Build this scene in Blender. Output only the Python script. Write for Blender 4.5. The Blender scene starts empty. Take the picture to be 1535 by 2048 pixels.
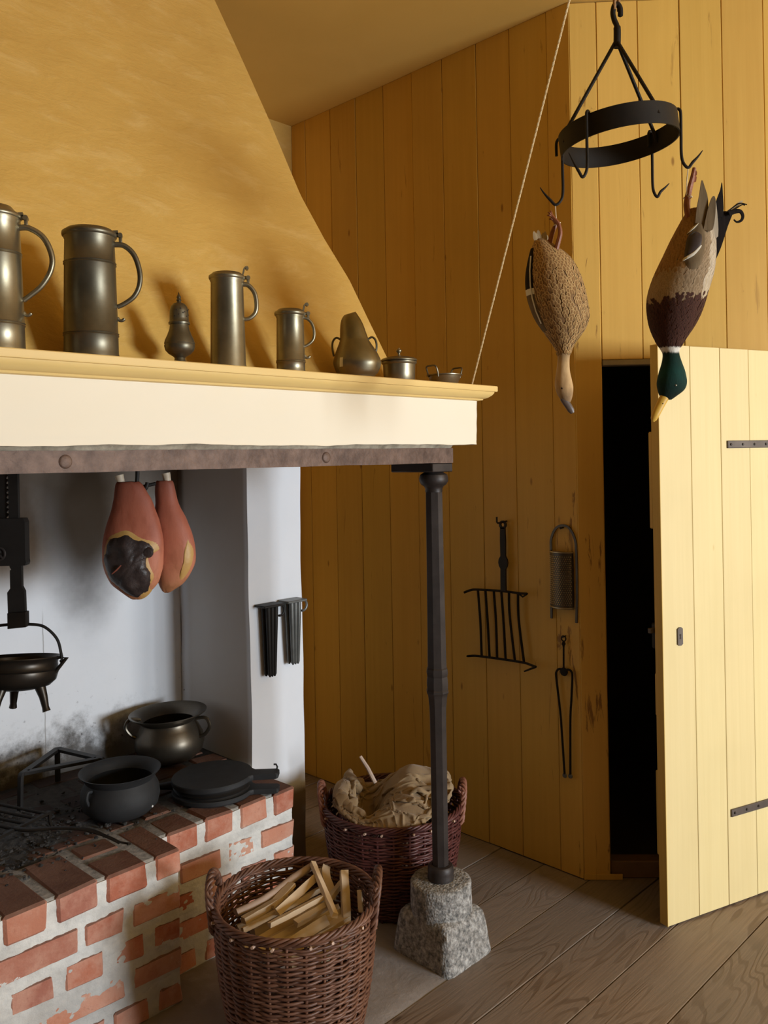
import bpy, bmesh, math, random
from mathutils import Vector, Matrix
random.seed(7)
C = bpy.context.scene.collection
SC = bpy.context.scene
PI = math.pi
sin, cos = math.sin, math.cos

# ---------------------------------------------------------------- camera
YAW, ROLL = math.radians(45.6), math.radians(-1.03)
fw = Vector((sin(YAW), cos(YAW), 0)); rt = Vector((cos(YAW), -sin(YAW), 0)); up = Vector((0, 0, 1))
r2 = rt*cos(ROLL) + up*sin(ROLL); u2 = up*cos(ROLL) - rt*sin(ROLL)
cd = bpy.data.cameras.new('camera'); cam = bpy.data.objects.new('camera', cd); C.objects.link(cam)
cam.matrix_world = Matrix(((r2.x, u2.x, -fw.x, 0), (r2.y, u2.y, -fw.y, 0), (r2.z, u2.z, -fw.z, 1.55), (0, 0, 0, 1)))
cd.sensor_fit = 'AUTO'; cd.sensor_width = 36; cd.lens = 1690.5*36/2048; cd.shift_y = -(1024-915.8)/2048
cd.clip_start = .05
SC.camera = cam

# ---------------------------------------------------------------- light: daylight through the windows of the front wall
W = bpy.data.worlds.new('world'); SC.world = W; W.use_nodes = True
W.node_tree.nodes['Background'].inputs[0].default_value = (.62, .76, 1, 1)
W.node_tree.nodes['Background'].inputs[1].default_value = .6

def window_light(name, loc, aim, sx, sy, power, col):
    l = bpy.data.lights.new(name, 'AREA'); l.shape = 'RECTANGLE'; l.size = sx; l.size_y = sy; l.energy = power; l.color = col
    o = bpy.data.objects.new(name, l); C.objects.link(o); o.location = loc
    o.rotation_euler = (Vector(aim)-Vector(loc)).to_track_quat('-Z', 'Y').to_euler()
window_light('window_daylight', (2.95, -4.2, 1.46), (2.3, 1, 1.25), 1.4, 1.4, 320, (.86, .935, 1))

SC.view_settings.view_transform = 'Standard'; SC.view_settings.look = 'None'
SC.view_settings.exposure = 0.0; SC.view_settings.gamma = 1; SC.view_settings.use_curve_mapping = False

# ---------------------------------------------------------------- node materials
def nd(t, kind, ins=(), **props):
    n = t.nodes.new(kind)
    for k, v in props.items(): setattr(n, k, v)
    for k, v in dict(ins).items():
        s = n.inputs[k]
        if isinstance(v, bpy.types.NodeSocket): t.links.new(v, s)
        else: s.default_value = (*v, 1) if (hasattr(v, '__len__') and len(v) == 3 and s.type == 'RGBA') else v
    return n
def mx(t, f, a, b, mode='MIX'):
    n = t.nodes.new('ShaderNodeMix'); n.data_type = 'RGBA'; n.blend_type = mode
    for i, v in ((0, f), (6, a), (7, b)):
        if isinstance(v, bpy.types.NodeSocket): t.links.new(v, n.inputs[i])
        else: n.inputs[i].default_value = (*v, 1) if hasattr(v, '__len__') and len(v) == 3 else v
    return n.outputs[2]
def mt(t, op, a, b=0.0, c=None, clamp=False):
    n = t.nodes.new('ShaderNodeMath'); n.operation = op; n.use_clamp = clamp
    for i, v in enumerate((a, b) if c is None else (a, b, c)):
        if isinstance(v, bpy.types.NodeSocket): t.links.new(v, n.inputs[i])
        else: n.inputs[i].default_value = v
    return n.outputs[0]
def smooth(t, v, a, b):
    n = t.nodes.new('ShaderNodeMapRange'); n.interpolation_type = 'SMOOTHSTEP'
    t.links.new(v, n.inputs[0]); n.inputs[1].default_value = a; n.inputs[2].default_value = b
    return n.outputs[0]
def ramp(t, f, stops, interp='LINEAR'):
    n = t.nodes.new('ShaderNodeValToRGB'); n.color_ramp.interpolation = interp
    while len(n.color_ramp.elements) < len(stops): n.color_ramp.elements.new(.5)
    for e, (p, c) in zip(n.color_ramp.elements, stops): e.position = p; e.color = (*c, 1)
    t.links.new(f, n.inputs[0]); return n.outputs[0]
def noise(t, vec, scale=5, detail=4, rough=.55, dist=0, st=(1, 1, 1)):
    m = nd(t, 'ShaderNodeMapping', {'Vector': vec, 'Scale': st}).outputs[0]
    return nd(t, 'ShaderNodeTexNoise', {'Vector': m, 'Scale': scale, 'Detail': detail, 'Roughness': rough, 'Distortion': dist}).outputs[0]
def voro(t, vec, scale, st=(1, 1, 1), feature='F1'):
    m = nd(t, 'ShaderNodeMapping', {'Vector': vec, 'Scale': st}).outputs[0]
    return nd(t, 'ShaderNodeTexVoronoi', {'Vector': m, 'Scale': scale}, feature=feature).outputs[0]
def start(name):
    m = bpy.data.materials.new(name); m.use_nodes = True; t = m.node_tree
    b = t.nodes['Principled BSDF']
    co = t.nodes.new('ShaderNodeTexCoord').outputs['Object']
    return m, t, b, co
def put(t, b, **k):
    for n, v in k.items():
        s = b.inputs[{'col': 'Base Color', 'rough': 'Roughness', 'metal': 'Metallic', 'spec': 'Specular IOR Level', 'normal': 'Normal', 'sheen': 'Sheen Weight'}[n]]
        if isinstance(v, bpy.types.NodeSocket): t.links.new(v, s)
        else: s.default_value = (*v, 1) if hasattr(v, '__len__') else v
def bump(t, h, strength=.3, dist=.005):
    return nd(t, 'ShaderNodeBump', {'Height': h, 'Strength': strength, 'Distance': dist}).outputs[0]
def rnd(t): return t.nodes.new('ShaderNodeObjectInfo').outputs['Random']
def vary(t, col, amt=.15, hue=0.0):
    r = rnd(t)
    v = mt(t, 'MULTIPLY_ADD', r, 2*amt, 1-amt)
    h = mt(t, 'MULTIPLY_ADD', mt(t, 'FRACT', mt(t, 'MULTIPLY', r, 7.31)), 2*hue, .5-hue)
    return nd(t, 'ShaderNodeHueSaturation', {'Color': col, 'Value': v, 'Hue': h}).outputs[0]
def simple(name, a, b, scale=8, rough=.6, metal=0, st=(1, 1, 1), bs=40, bstr=.2, bd=.002, rand=0, spec=.5, detail=5):
    m, t, bs_, co = start(name)
    n = noise(t, co, scale, detail, .6, 0, st)
    c = ramp(t, n, [(.3, a), (.7, b)])
    if rand: c = vary(t, c, rand)
    n2 = noise(t, co, bs, 4, .6, 0, st)
    put(t, bs_, col=c, rough=rough, metal=metal, spec=spec, normal=bump(t, n2, bstr, bd))
    return m

def paint(name, a, b, knot, grain_st, rand=.05, rough=.5, wear=.0, knots=.035, worn=False):
    m, t, bs_, co = start(name)
    g = noise(t, co, 1.0, 5, .6, .3, grain_st)
    big = noise(t, co, 2.5, 3)
    c = mx(t, ramp(t, g, [(.35, (0, 0, 0)), (.65, (1, 1, 1))]), a, b)
    c = mx(t, mt(t, 'MULTIPLY', smooth(t, big, .45, .7), .25), c, tuple(x*.86 for x in a))
    k = voro(t, co, 1.0, (9, 9, 3.2))
    kn = mt(t, 'SUBTRACT', 1, smooth(t, k, knots, knots+.05))
    c = mx(t, mt(t, 'MULTIPLY', kn, .7), c, knot)
    if wear:
        w = noise(t, co, 1.0, 6, .65, .8, (34, 34, 4.5))
        if worn:   # paint rubbed through at hand height along the corner
            z = nd(t, 'ShaderNodeSeparateXYZ', {'Vector': co}).outputs[2]
            band = mt(t, 'MULTIPLY', smooth(t, z, .2, .7), mt(t, 'SUBTRACT', 1, smooth(t, z, 1.2, 1.5)))
            w = mt(t, 'ADD', w, mt(t, 'MULTIPLY', band, .075))
        c = mx(t, mt(t, 'MULTIPLY', smooth(t, w, .64, .70), wear), c, knot)
    c = vary(t, c, rand, .004)
    put(t, bs_, col=c, rough=rough, spec=.35, normal=bump(t, g, .25, .0015))
    return m

YEL_A, YEL_B = (.64, .385, .080), (.68, .42, .092)
M_PLANK = paint('yellow painted boards', YEL_A, YEL_B, (.20, .075, .012), (40, 40, 1.2), rand=.085, wear=.35, knots=.022)
M_WORN = paint('worn yellow painted boards', YEL_A, YEL_B, (.16, .06, .012), (40, 40, 1.2), wear=.75, knots=.03, worn=True)
M_DOOR = paint('pale yellow door paint', (.745, .61, .305), (.775, .64, .33), (.55, .36, .11), (55, 55, 1.6), rand=.02, knots=.01)
M_DOOR_EDGE = paint('yellow door edge paint', (.60, .40, .10), (.66, .45, .13), (.30, .15, .03), (55, 55, 1.6), rand=.02)
M_SHELF = paint('yellow moulding paint', (.80, .55, .205), (.83, .585, .23), (.55, .33, .08), (1.6, 55, 55), rand=.02, knots=.01)
M_UNSEEN = simple('dark brown unseen walls', (.10, .06, .032), (.14, .088, .048), 3, .6)  # for walls out of view, kept dark to cut bounced light
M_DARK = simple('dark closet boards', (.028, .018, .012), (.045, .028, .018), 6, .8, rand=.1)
M_GAP = simple('dark joint timber', (.10, .05, .012), (.14, .07, .02), 9, .8)  # dark backing timber seen in the joints

def plaster(name, a, b, c, st, bstr, bd=.012, blot=.5):
    m, t, bs_, co = start(name)
    n1 = noise(t, co, 1.6, 4, .6, .4, st)
    n2 = noise(t, co, 7, 6, .65, .3, st)
    n3 = noise(t, co, 60, 3, .5)
    col = ramp(t, n1, [(.3, a), (.68, b)])
    col = mx(t, mt(t, 'MULTIPLY', smooth(t, n2, .47, .86), blot), col, c)
    h = mt(t, 'ADD', n2, mt(t, 'MULTIPLY', n3, .12))
    put(t, bs_, col=col, rough=.75, spec=.25, normal=bump(t, h, bstr, bd))
    return m
M_HOOD = plaster('ochre limewashed plaster', (.60, .365, .088), (.645, .40, .10), (.75, .52, .19), (1, 1, 2.2), .34, .018, .75)
M_CEIL = plaster('yellow ceiling plaster', (.64, .40, .095), (.68, .43, .11), (.66, .41, .10), (1, 1, 1), .1)
M_CREAM = plaster('cream mantel plaster', (.88, .80, .635), (.90, .825, .675), (.89, .80, .62), (1, 1, 1), .10, .004)
M_MORTAR_GREY = simple('grey lime render', (.20, .175, .13), (.46, .41, .32), 30, .9, bstr=.6, bd=.004)

def limewash():
    m, t, bs_, co = start('white limewash with soot and painted shadow')
    sep = nd(t, 'ShaderNodeSeparateXYZ', {'Vector': co}); x, y, z = sep.outputs
    n1 = noise(t, co, 3, 5, .6); n2 = noise(t, co, 14, 6, .7); n3 = noise(t, co, 50, 3)
    col = ramp(t, n1, [(.3, (.80, .82, .86)), (.7, (.85, .87, .91))])
    back = smooth(t, y, 2.90, 2.95)
    # smoke stain up the wall, ham shadow painted into the soot, sooted hearth band
    zz = mt(t, 'ADD', z, mt(t, 'MULTIPLY', mt(t, 'SUBTRACT', n1, .5), .5))
    top = mt(t, 'MULTIPLY', smooth(t, zz, 1.10, 1.44), back)
    col = mx(t, mt(t, 'MULTIPLY', top, .88), col, (.14, .10, .06))
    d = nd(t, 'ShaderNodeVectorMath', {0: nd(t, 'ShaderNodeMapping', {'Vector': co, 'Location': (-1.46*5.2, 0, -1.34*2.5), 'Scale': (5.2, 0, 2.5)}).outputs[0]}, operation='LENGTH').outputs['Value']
    shadow_soot = mt(t, 'MULTIPLY', mt(t, 'SUBTRACT', 1, smooth(t, mt(t, 'ADD', d, mt(t, 'MULTIPLY', mt(t, 'SUBTRACT', n1, .5), .6)), .32, 1.2)), back)
    col = mx(t, mt(t, 'MULTIPLY', shadow_soot, .97), col, (.036, .022, .011))
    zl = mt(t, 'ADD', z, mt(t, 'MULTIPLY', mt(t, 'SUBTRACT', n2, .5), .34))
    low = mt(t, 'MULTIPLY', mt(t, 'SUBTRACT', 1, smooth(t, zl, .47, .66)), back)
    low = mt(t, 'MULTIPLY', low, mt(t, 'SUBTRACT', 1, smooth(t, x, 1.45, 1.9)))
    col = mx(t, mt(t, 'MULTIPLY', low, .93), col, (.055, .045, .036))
    ck = mt(t, 'MULTIPLY', mt(t, 'MULTIPLY', smooth(t, x, 1.80, 1.825), smooth(t, y, 2.525, 2.545)), mt(t, 'SUBTRACT', 1, back))
    col = mx(t, mt(t, 'MULTIPLY', ck, mt(t, 'MULTIPLY_ADD', n1, .5, .5)), col, (.52, .48, .43))
    speck = mt(t, 'MULTIPLY', smooth(t, n3, .66, .74), mt(t, 'MULTIPLY', mt(t, 'SUBTRACT', 1, smooth(t, zl, .5, .85)), back))
    col = mx(t, mt(t, 'MULTIPLY', speck, .7), col, (.06, .05, .045))
    # the foot of the pier turns brown
    ft = mt(t, 'SUBTRACT', 1, smooth(t, mt(t, 'ADD', z, mt(t, 'MULTIPLY', n2, .03)), .285, .335))
    col = mx(t, mt(t, 'MULTIPLY', ft, .92), col, (.16, .095, .03))
    # fine crack down the back wall
    xc = mt(t, 'ABSOLUTE', mt(t, 'ADD', mt(t, 'SUBTRACT', x, 1.292), mt(t, 'MULTIPLY', mt(t, 'SUBTRACT', n1, .5), .02)))
    crack = mt(t, 'MULTIPLY', mt(t, 'MULTIPLY', mt(t, 'SUBTRACT', 1, smooth(t, xc, .0008, .0028)), back), mt(t, 'SUBTRACT', 1, smooth(t, z, .95, 1.05)))
    col = mx(t, mt(t, 'MULTIPLY', crack, .6), col, (.2, .18, .16))
    put(t, bs_, col=col, rough=.85, spec=.2, normal=bump(t, mt(t, 'ADD', n1, mt(t, 'MULTIPLY', n2, .25)), .25, .012))
    return m
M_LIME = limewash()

def floor_wood():
    m, t, bs_, co = start('worn grey brown floorboards')
    r = mt(t, 'MULTIPLY', rnd(t), 37.0)
    off = nd(t, 'ShaderNodeCombineXYZ', {'X': r, 'Y': mt(t, 'MULTIPLY', r, 2.7), 'Z': r}).outputs[0]
    v = nd(t, 'ShaderNodeVectorMath', {0: co, 1: off}, operation='ADD').outputs[0]
    rings = noise(t, v, 1.0, 2, .45, .25, (1.5, 8, 1))
    line = mt(t, 'SINE', mt(t, 'MULTIPLY', rings, 95))
    fine = noise(t, v, 1.0, 5, .65, 0, (5, 190, 1))
    patch = noise(t, v, 2.2, 4)
    zone = noise(t, co, .9, 3)
    grain = mt(t, 'MULTIPLY', smooth(t, line, .1, .95), smooth(t, patch, .38, .62))
    col = ramp(t, fine, [(.3, (.20, .148, .108)), (.7, (.31, .235, .18))])
    col = mx(t, mt(t, 'MULTIPLY', grain, .75), col, (.15, .10, .065))
    col = mx(t, mt(t, 'MULTIPLY', smooth(t, zone, .42, .6), .45), col, (.22, .195, .175))
    k = voro(t, v, 1.0, (2.6, 9, 1))
    col = mx(t, mt(t, 'MULTIPLY', mt(t, 'SUBTRACT', 1, smooth(t, k, .03, .075)), .75), col, (.06, .035, .02))
    col = vary(t, col, .10)
    h = mt(t, 'ADD', mt(t, 'MULTIPLY', fine, .6), mt(t, 'MULTIPLY', grain, -.5))
    put(t, bs_, col=col, rough=.55, spec=.35, normal=bump(t, h, .35, .002))
    return m
M_FLOOR = floor_wood()
M_SLAB = plaster('worn hearth flagstone', (.22, .195, .18), (.32, .29, .275), (.43, .40, .385), (2, 2, 2), .6, .006, .6)

def granite():
    m, t, bs_, co = start('rough hewn granite')
    n = noise(t, co, 70, 4, .7); v = voro(t, co, 130); n2 = noise(t, co, 9, 4)
    col = ramp(t, n, [(.34, (.085, .085, .082)), (.5, (.27, .26, .245)), (.66, (.50, .49, .47))])
    col = mx(t, mt(t, 'MULTIPLY', smooth(t, n2, .45, .7), .3), col, (.20, .175, .145))
    put(t, bs_, col=col, rough=.85, normal=bump(t, mt(t, 'ADD', n, v), .55, .004))
    return m
M_GRANITE = granite()

def brick_mat():
    m, t, bs_, co = start('sooty red brick')
    n1 = noise(t, co, 9, 5, .65); n2 = noise(t, co, 45, 5, .7); n3 = noise(t, co, 140, 3)
    r = rnd(t)
    base = ramp(t, r, [(0, (.43, .13, .075)), (.3, (.54, .20, .12)), (.6, (.62, .30, .20)), (.85, (.40, .155, .11)), (1, (.60, .25, .15))])
    col = mx(t, smooth(t, n1, .38, .62), base, mx(t, .6, base, (.66, .38, .28)))
    col = mx(t, mt(t, 'MULTIPLY', smooth(t, n2, .60, .72), .55), col, (.28, .085, .05))
    lime = mt(t, 'MULTIPLY', smooth(t, n1, .62, .68), smooth(t, n2, .42, .58))
    col = mx(t, mt(t, 'MULTIPLY', lime, .6), col, (.66, .54, .45))
    geo = t.nodes.new('ShaderNodeNewGeometry')
    nz = nd(t, 'ShaderNodeSeparateXYZ', {'Vector': geo.outputs['True Normal']}).outputs[2]
    y = nd(t, 'ShaderNodeSeparateXYZ', {'Vector': geo.outputs['Position']})
    soot = mt(t, 'MULTIPLY', smooth(t, nz, .35, .8), mt(t, 'ADD', .70, mt(t, 'MULTIPLY', n1, .35)))
    sc_ = ramp(t, n1, [(.3, (.075, .048, .037)), (.7, (.185, .10, .07))])
    col = mx(t, mt(t, 'MINIMUM', soot, .96), col, sc_)
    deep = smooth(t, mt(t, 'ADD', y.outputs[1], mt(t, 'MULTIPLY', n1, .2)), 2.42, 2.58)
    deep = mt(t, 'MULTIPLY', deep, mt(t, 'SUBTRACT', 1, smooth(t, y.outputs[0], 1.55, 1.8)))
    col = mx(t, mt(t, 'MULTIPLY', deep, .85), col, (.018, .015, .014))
    put(t, bs_, col=col, rough=.85, spec=.25, normal=bump(t, mt(t, 'ADD', n2, mt(t, 'MULTIPLY', n3, .5)), .5, .004))
    return m
M_BRICK = brick_mat()
def mortar_mat():
    m, t, bs_, co = start('white lime mortar')
    n1 = noise(t, co, 12, 5, .65); n2 = noise(t, co, 60, 4, .7)
    sep = nd(t, 'ShaderNodeSeparateXYZ', {'Vector': co})
    col = ramp(t, n1, [(.3, (.56, .55, .52)), (.6, (.76, .755, .72))])
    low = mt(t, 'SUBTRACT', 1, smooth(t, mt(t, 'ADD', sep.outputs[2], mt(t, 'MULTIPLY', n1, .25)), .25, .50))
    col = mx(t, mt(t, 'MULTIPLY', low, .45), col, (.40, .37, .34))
    nz = nd(t, 'ShaderNodeSeparateXYZ', {'Vector': t.nodes.new('ShaderNodeNewGeometry').outputs['True Normal']}).outputs[2]
    top = mt(t, 'MULTIPLY', smooth(t, nz, .5, .9), smooth(t, sep.outputs[2], .40, .43))
    col = mx(t, mt(t, 'MULTIPLY', top, .93), col, ramp(t, n2, [(.35, (.085, .074, .062)), (.7, (.25, .215, .18))]))
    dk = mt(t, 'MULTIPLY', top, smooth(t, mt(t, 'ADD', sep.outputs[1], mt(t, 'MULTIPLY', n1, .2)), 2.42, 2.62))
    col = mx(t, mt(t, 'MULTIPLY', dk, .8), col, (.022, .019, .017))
    put(t, bs_, col=col, rough=.9, spec=.2, normal=bump(t, mt(t, 'ADD', n1, n2), .6, .005))
    return m
M_MORTAR = mortar_mat()

M_PEWTER = simple('tarnished pewter', (.20, .175, .115), (.34, .305, .215), 9, .38, .88, bs=60, bstr=.12, bd=.001)
M_PEWTER_D = simple('dark tarnished pewter', (.11, .098, .068), (.20, .18, .13), 9, .42, .85, bs=60, bstr=.12, bd=.001)
M_BRONZE = simple('dull bronze', (.085, .07, .052), (.14, .12, .092), 8, .38, .85, bs=50, bstr=.12, bd=.001)
M_IRON = simple('black wrought iron', (.008, .0065, .0055), (.018, .015, .013), 12, .6, .2, bs=70, bstr=.25, bd=.001)
M_IRON_M = simple('matt blackened iron', (.013, .0135, .0145), (.026, .027, .029), 10, .7, .1, bs=60, bstr=.3, bd=.0015)
M_IRON_B = simple('brown wrought iron', (.007, .005, .0035), (.017, .012, .008), 12, .6, .1, bs=70, bstr=.2, bd=.001, spec=.25)
M_IRON_G = simple('grey painted iron', (.024, .018, .016), (.048, .038, .034), 14, .5, .3, bs=70, bstr=.3, bd=.0015)
M_STRAP = simple('dark grey hinge iron', (.085, .07, .06), (.14, .115, .10), 14, .5, .4, bs=70, bstr=.2, bd=.001)
M_BEAM = simple('rust brown iron beam', (.080, .047, .034), (.19, .122, .092), 26, .6, .25, bs=60, bstr=.6, bd=.004, detail=8)
M_TIN = simple('grey tinplate', (.10, .105, .10), (.20, .205, .195), 10, .42, .45, bs=60, bstr=.1, bd=.001)
M_TIN_Y = simple('aged tinplate', (.42, .34, .20), (.62, .52, .33), 9, .30, .85, bs=60, bstr=.1, bd=.001)
M_WICK = simple('brown willow', (.075, .030, .018), (.21, .095, .055), 22, .5, bs=90, bstr=.3, bd=.001, st=(1, 1, 3))
M_WICK_R = simple('dark red brown willow', (.055, .014, .013), (.14, .045, .038), 22, .45, bs=90, bstr=.3, bd=.001, st=(1, 1, 3))
M_WICK_L = simple('pale red willow', (.17, .06, .04), (.34, .15, .10), 22, .5, bs=90, bstr=.3, bd=.001)
M_TIP = simple('cut willow tips', (.50, .33, .24), (.62, .45, .34), 22, .6)
M_ROPE = simple('pale cord', (.62, .45, .22), (.74, .57, .32), 160, .8, bs=300, bstr=.5, bd=.002)
M_ROPE_B = simple('brown rope', (.26, .13, .05), (.40, .22, .09), 160, .8, bs=300, bstr=.5, bd=.002)
M_LOG = simple('split pine', (.66, .50, .32), (.78, .63, .44), 5, .7, st=(1, 1, 1), bs=40, bstr=.3, bd=.002, rand=.22)
M_BARK = simple('smooth grey bark', (.44, .32, .25), (.58, .45, .36), 9, .7, bs=40, bstr=.3, bd=.002)
M_LABEL = simple('white paper tag', (.80, .80, .76), (.86, .86, .82), 20, .6)
M_SILL = simple('brown worn sill', (.13, .07, .03), (.20, .115, .055), 7, .7)
M_LINTEL = simple('dull grey strip', (.24, .20, .15), (.32, .27, .21), 9, .6)
M_ASH = simple('ash and cinders', (.010, .009, .009), (.075, .07, .066), 45, .95, bs=120, bstr=.8, bd=.004)
M_BONE = simple('bone', (.55, .45, .33), (.70, .60, .46), 40, .5)
M_TWINE = simple('white twine', (.60, .48, .30), (.72, .60, .42), 120, .8)

def burlap():
    m, t, bs_, co = start('tan burlap')
    n = noise(t, co, 6, 4); w1 = noise(t, co, 1, 2, .5, 0, (380, 40, 380)); w2 = noise(t, co, 1, 2, .5, 0, (40, 380, 40))
    col = ramp(t, n, [(.3, (.24, .16, .085)), (.7, (.37, .265, .15))])
    put(t, bs_, col=col, rough=.95, spec=.15, sheen=.2, normal=bump(t, mt(t, 'ADD', w1, w2), .35, .002))
    return m
M_BURLAP = burlap()

def banded(name, attr, stops, var, vs=60, rough=.8, st=(1, 1, .4), wob=.03, sheen=.05, spec=.12):
    """colour runs along a stored vertex value (the plumage or rind of the animal), broken up by noise"""
    m, t, bs_, co = start(name)
    a = nd(t, 'ShaderNodeAttribute', attribute_name=attr).outputs['Fac']
    n = noise(t, co, vs, 4, .6, .2, st)
    a2 = mt(t, 'ADD', a, mt(t, 'MULTIPLY', mt(t, 'SUBTRACT', n, .5), wob))
    col = ramp(t, a2, stops)
    col = mx(t, mt(t, 'MULTIPLY', smooth(t, n, .42, .66), .55), col, var, 'MULTIPLY')
    put(t, bs_, col=col, rough=rough, spec=spec, sheen=sheen, normal=bump(t, n, .5, .003))
    return m

# ---------------------------------------------------------------- mesh helpers
def catmull(pts, n):
    """n points per span through pts (tuples of any length)"""
    out = []
    P = [pts[0]] + list(pts) + [pts[-1]]
    for i in range(1, len(P)-2):
        for k in range(n):
            u = k/n
            out.append(tuple(.5*((2*b) + (c-a)*u + (2*a-5*b+4*c-d)*u*u + (3*b-a-3*c+d)*u**3) for a, b, c, d in zip(P[i-1], P[i], P[i+1], P[i+2])))
    out.append(tuple(pts[-1])); return out

class MB:
    def __init__(s): s.v = []; s.f = []; s.a = []
    def add(s, vs, fs, at=None):
        o = len(s.v); s.v += [tuple(p) for p in vs]; s.f += [tuple(i+o for i in f) for f in fs]
        s.a += list(at) if at is not None else [0.0]*len(vs); return s
    def box(s, lo, hi, b=.003, jit=0, mat=None):
        c = [(l+h)/2 for l, h in zip(lo, hi)]; e = [(h-l)/2 for l, h in zip(lo, hi)]; b = min(b, .45*min(e)) if min(e) > 0 else 0
        vs = []; idx = {}
        for sx in (-1, 1):
            for sy in (-1, 1):
                for sz in (-1, 1):
                    j = [random.uniform(-jit, jit) for _ in range(3)]
                    for a in range(3):
                        p = [c[k] + (sx, sy, sz)[k]*(e[k] - (0 if k == a else b)) + j[k] for k in range(3)]
                        idx[(sx, sy, sz, a)] = len(vs); vs.append(p)
        fs = []
        for a in range(3):
            u, w = [k for k in range(3) if k != a]
            for sg in (-1, 1):
                q = []
                for su, sw in ((-1, -1), (1, -1), (1, 1), (-1, 1)):
                    k = [0, 0, 0]; k[a] = sg; k[u] = su; k[w] = sw; q.append(idx[(*k, a)])
                fs.append(q)
            for su in (-1, 1):
                for sw in (-1, 1):
                    k = [0, 0, 0]; k[u] = su; k[w] = sw; q = []
                    for sa, ax in ((-1, u), (1, u), (1, w), (-1, w)):
                        k[a] = sa; q.append(idx[(*k, ax)])
                    fs.append(q)
        for sx in (-1, 1):
            for sy in (-1, 1):
                for sz in (-1, 1): fs.append([idx[(sx, sy, sz, a)] for a in range(3)])
        cv = Vector(c); out = []
        for f in fs:
            P = [Vector(vs[i]) for i in f]; nrm = (P[1]-P[0]).cross(P[2]-P[0])
            out.append(f if nrm.dot(sum(P, Vector())/len(P)-cv) >= 0 else f[::-1])
        if mat is not None: vs = [mat @ Vector(p) for p in vs]
        return s.add(vs, out)
    def lathe(s, prof, n=32, c=(0, 0, 0), mat=None, ph=0):
        vs = []; fs = []; rows = []
        for r, z in prof:
            if r < 1e-6: rows.append([len(vs)]); vs.append((c[0], c[1], c[2]+z))
            else:
                rows.append(list(range(len(vs), len(vs)+n)))
                vs += [(c[0]+r*cos(2*PI*i/n+ph), c[1]+r*sin(2*PI*i/n+ph), c[2]+z) for i in range(n)]
        for A, B in zip(rows, rows[1:]):
            for i in range(n):
                j = (i+1) % n
                if len(A) == 1 and len(B) == 1: continue
                if len(A) == 1: fs.append((A[0], B[j], B[i]))
                elif len(B) == 1: fs.append((A[i], A[j], B[0]))
                else: fs.append((A[i], A[j], B[j], B[i]))
        if mat is not None: vs = [mat @ Vector(p) for p in vs]
        return s.add(vs, fs)
    def tube(s, path, r=.005, n=8, closed=False, flat=1.0, ref=None, caps=True):
        """round bar along path; r a number or one per point; flat squeezes it along the ref direction"""
        P = [Vector(p) for p in path]; m = len(P); R = [r]*m if not hasattr(r, '__len__') else r
        T = []
        for i in range(m):
            a = P[(i-1) % m] if (closed or i > 0) else P[i]; b = P[(i+1) % m] if (closed or i < m-1) else P[i]
            T.append((b-a).normalized())
        N = Vector(ref) if ref is not None else (Vector((0, 0, 1)) if abs(T[0].z) < .9 else Vector((1, 0, 0)))
        vs = []
        for i in range(m):
            if ref is not None: N = Vector(ref)
            N = (N - T[i]*N.dot(T[i]))
            N = N.normalized() if N.length > 1e-6 else T[i].orthogonal().normalized()
            B = T[i].cross(N)
            vs += [P[i] + N*(R[i]*flat*cos(2*PI*k/n)) + B*(R[i]*sin(2*PI*k/n)) for k in range(n)]
        fs = []
        for i in range(m if closed else m-1):
            a = i*n; b = ((i+1) % m)*n
            fs += [(a+k, a+(k+1) % n, b+(k+1) % n, b+k) for k in range(n)]
        if caps and not closed: fs += [tuple(range(n))[::-1], tuple(range((m-1)*n, m*n))]
        return s.add(vs, fs)
    def bar(s, path, w, h, ref=(0, 0, 1), closed=False):
        """flat rectangular strap: w across, h thick along ref"""
        P = [Vector(p) for p in path]; m = len(P); vs = []; fs = []
        Wd = [w]*m if not hasattr(w, '__len__') else w
        for i in range(m):
            a = P[(i-1) % m] if (closed or i > 0) else P[i]; b = P[(i+1) % m] if (closed or i < m-1) else P[i]
            T = (b-a).normalized(); N = Vector(ref); N = (N-T*N.dot(T)).normalized(); B = T.cross(N)
            vs += [P[i]+B*x*Wd[i]/2+N*z*h/2 for x, z in ((-1, -1), (1, -1), (1, 1), (-1, 1))]
        for i in range(m if closed else m-1):
            a = i*4; b = ((i+1) % m)*4
            fs += [(a+k, a+(k+1) % 4, b+(k+1) % 4, b+k) for k in range(4)]
        if not closed: fs += [(3, 2, 1, 0), tuple(range((m-1)*4, m*4))]
        return s.add(vs, fs)
    def loft(s, rings, at=None, caps=True):
        n = len(rings[0]); vs = [p for r in rings for p in r]; fs = []
        for i in range(len(rings)-1):
            a = i*n; b = a+n
            fs += [(a+k, a+(k+1) % n, b+(k+1) % n, b+k) for k in range(n)]
        if caps: fs += [tuple(range(n))[::-1], tuple(range((len(rings)-1)*n, len(rings)*n))]
        return s.add(vs, fs, [a for a in at for _ in range(n)] if at else None)
    def prism(s, out, d, mp=lambda x, z, y: (x, y, z)):
        """outline (x, z) given depth d = (y0, y1)"""
        n = len(out); vs = [mp(x, z, d[0]) for x, z in out] + [mp(x, z, d[1]) for x, z in out]
        fs = [tuple(range(n)), tuple(range(n, 2*n))[::-1]] + [(i, i+n, (i+1) % n+n, (i+1) % n) for i in range(n)]
        return s.add(vs, fs)
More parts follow.
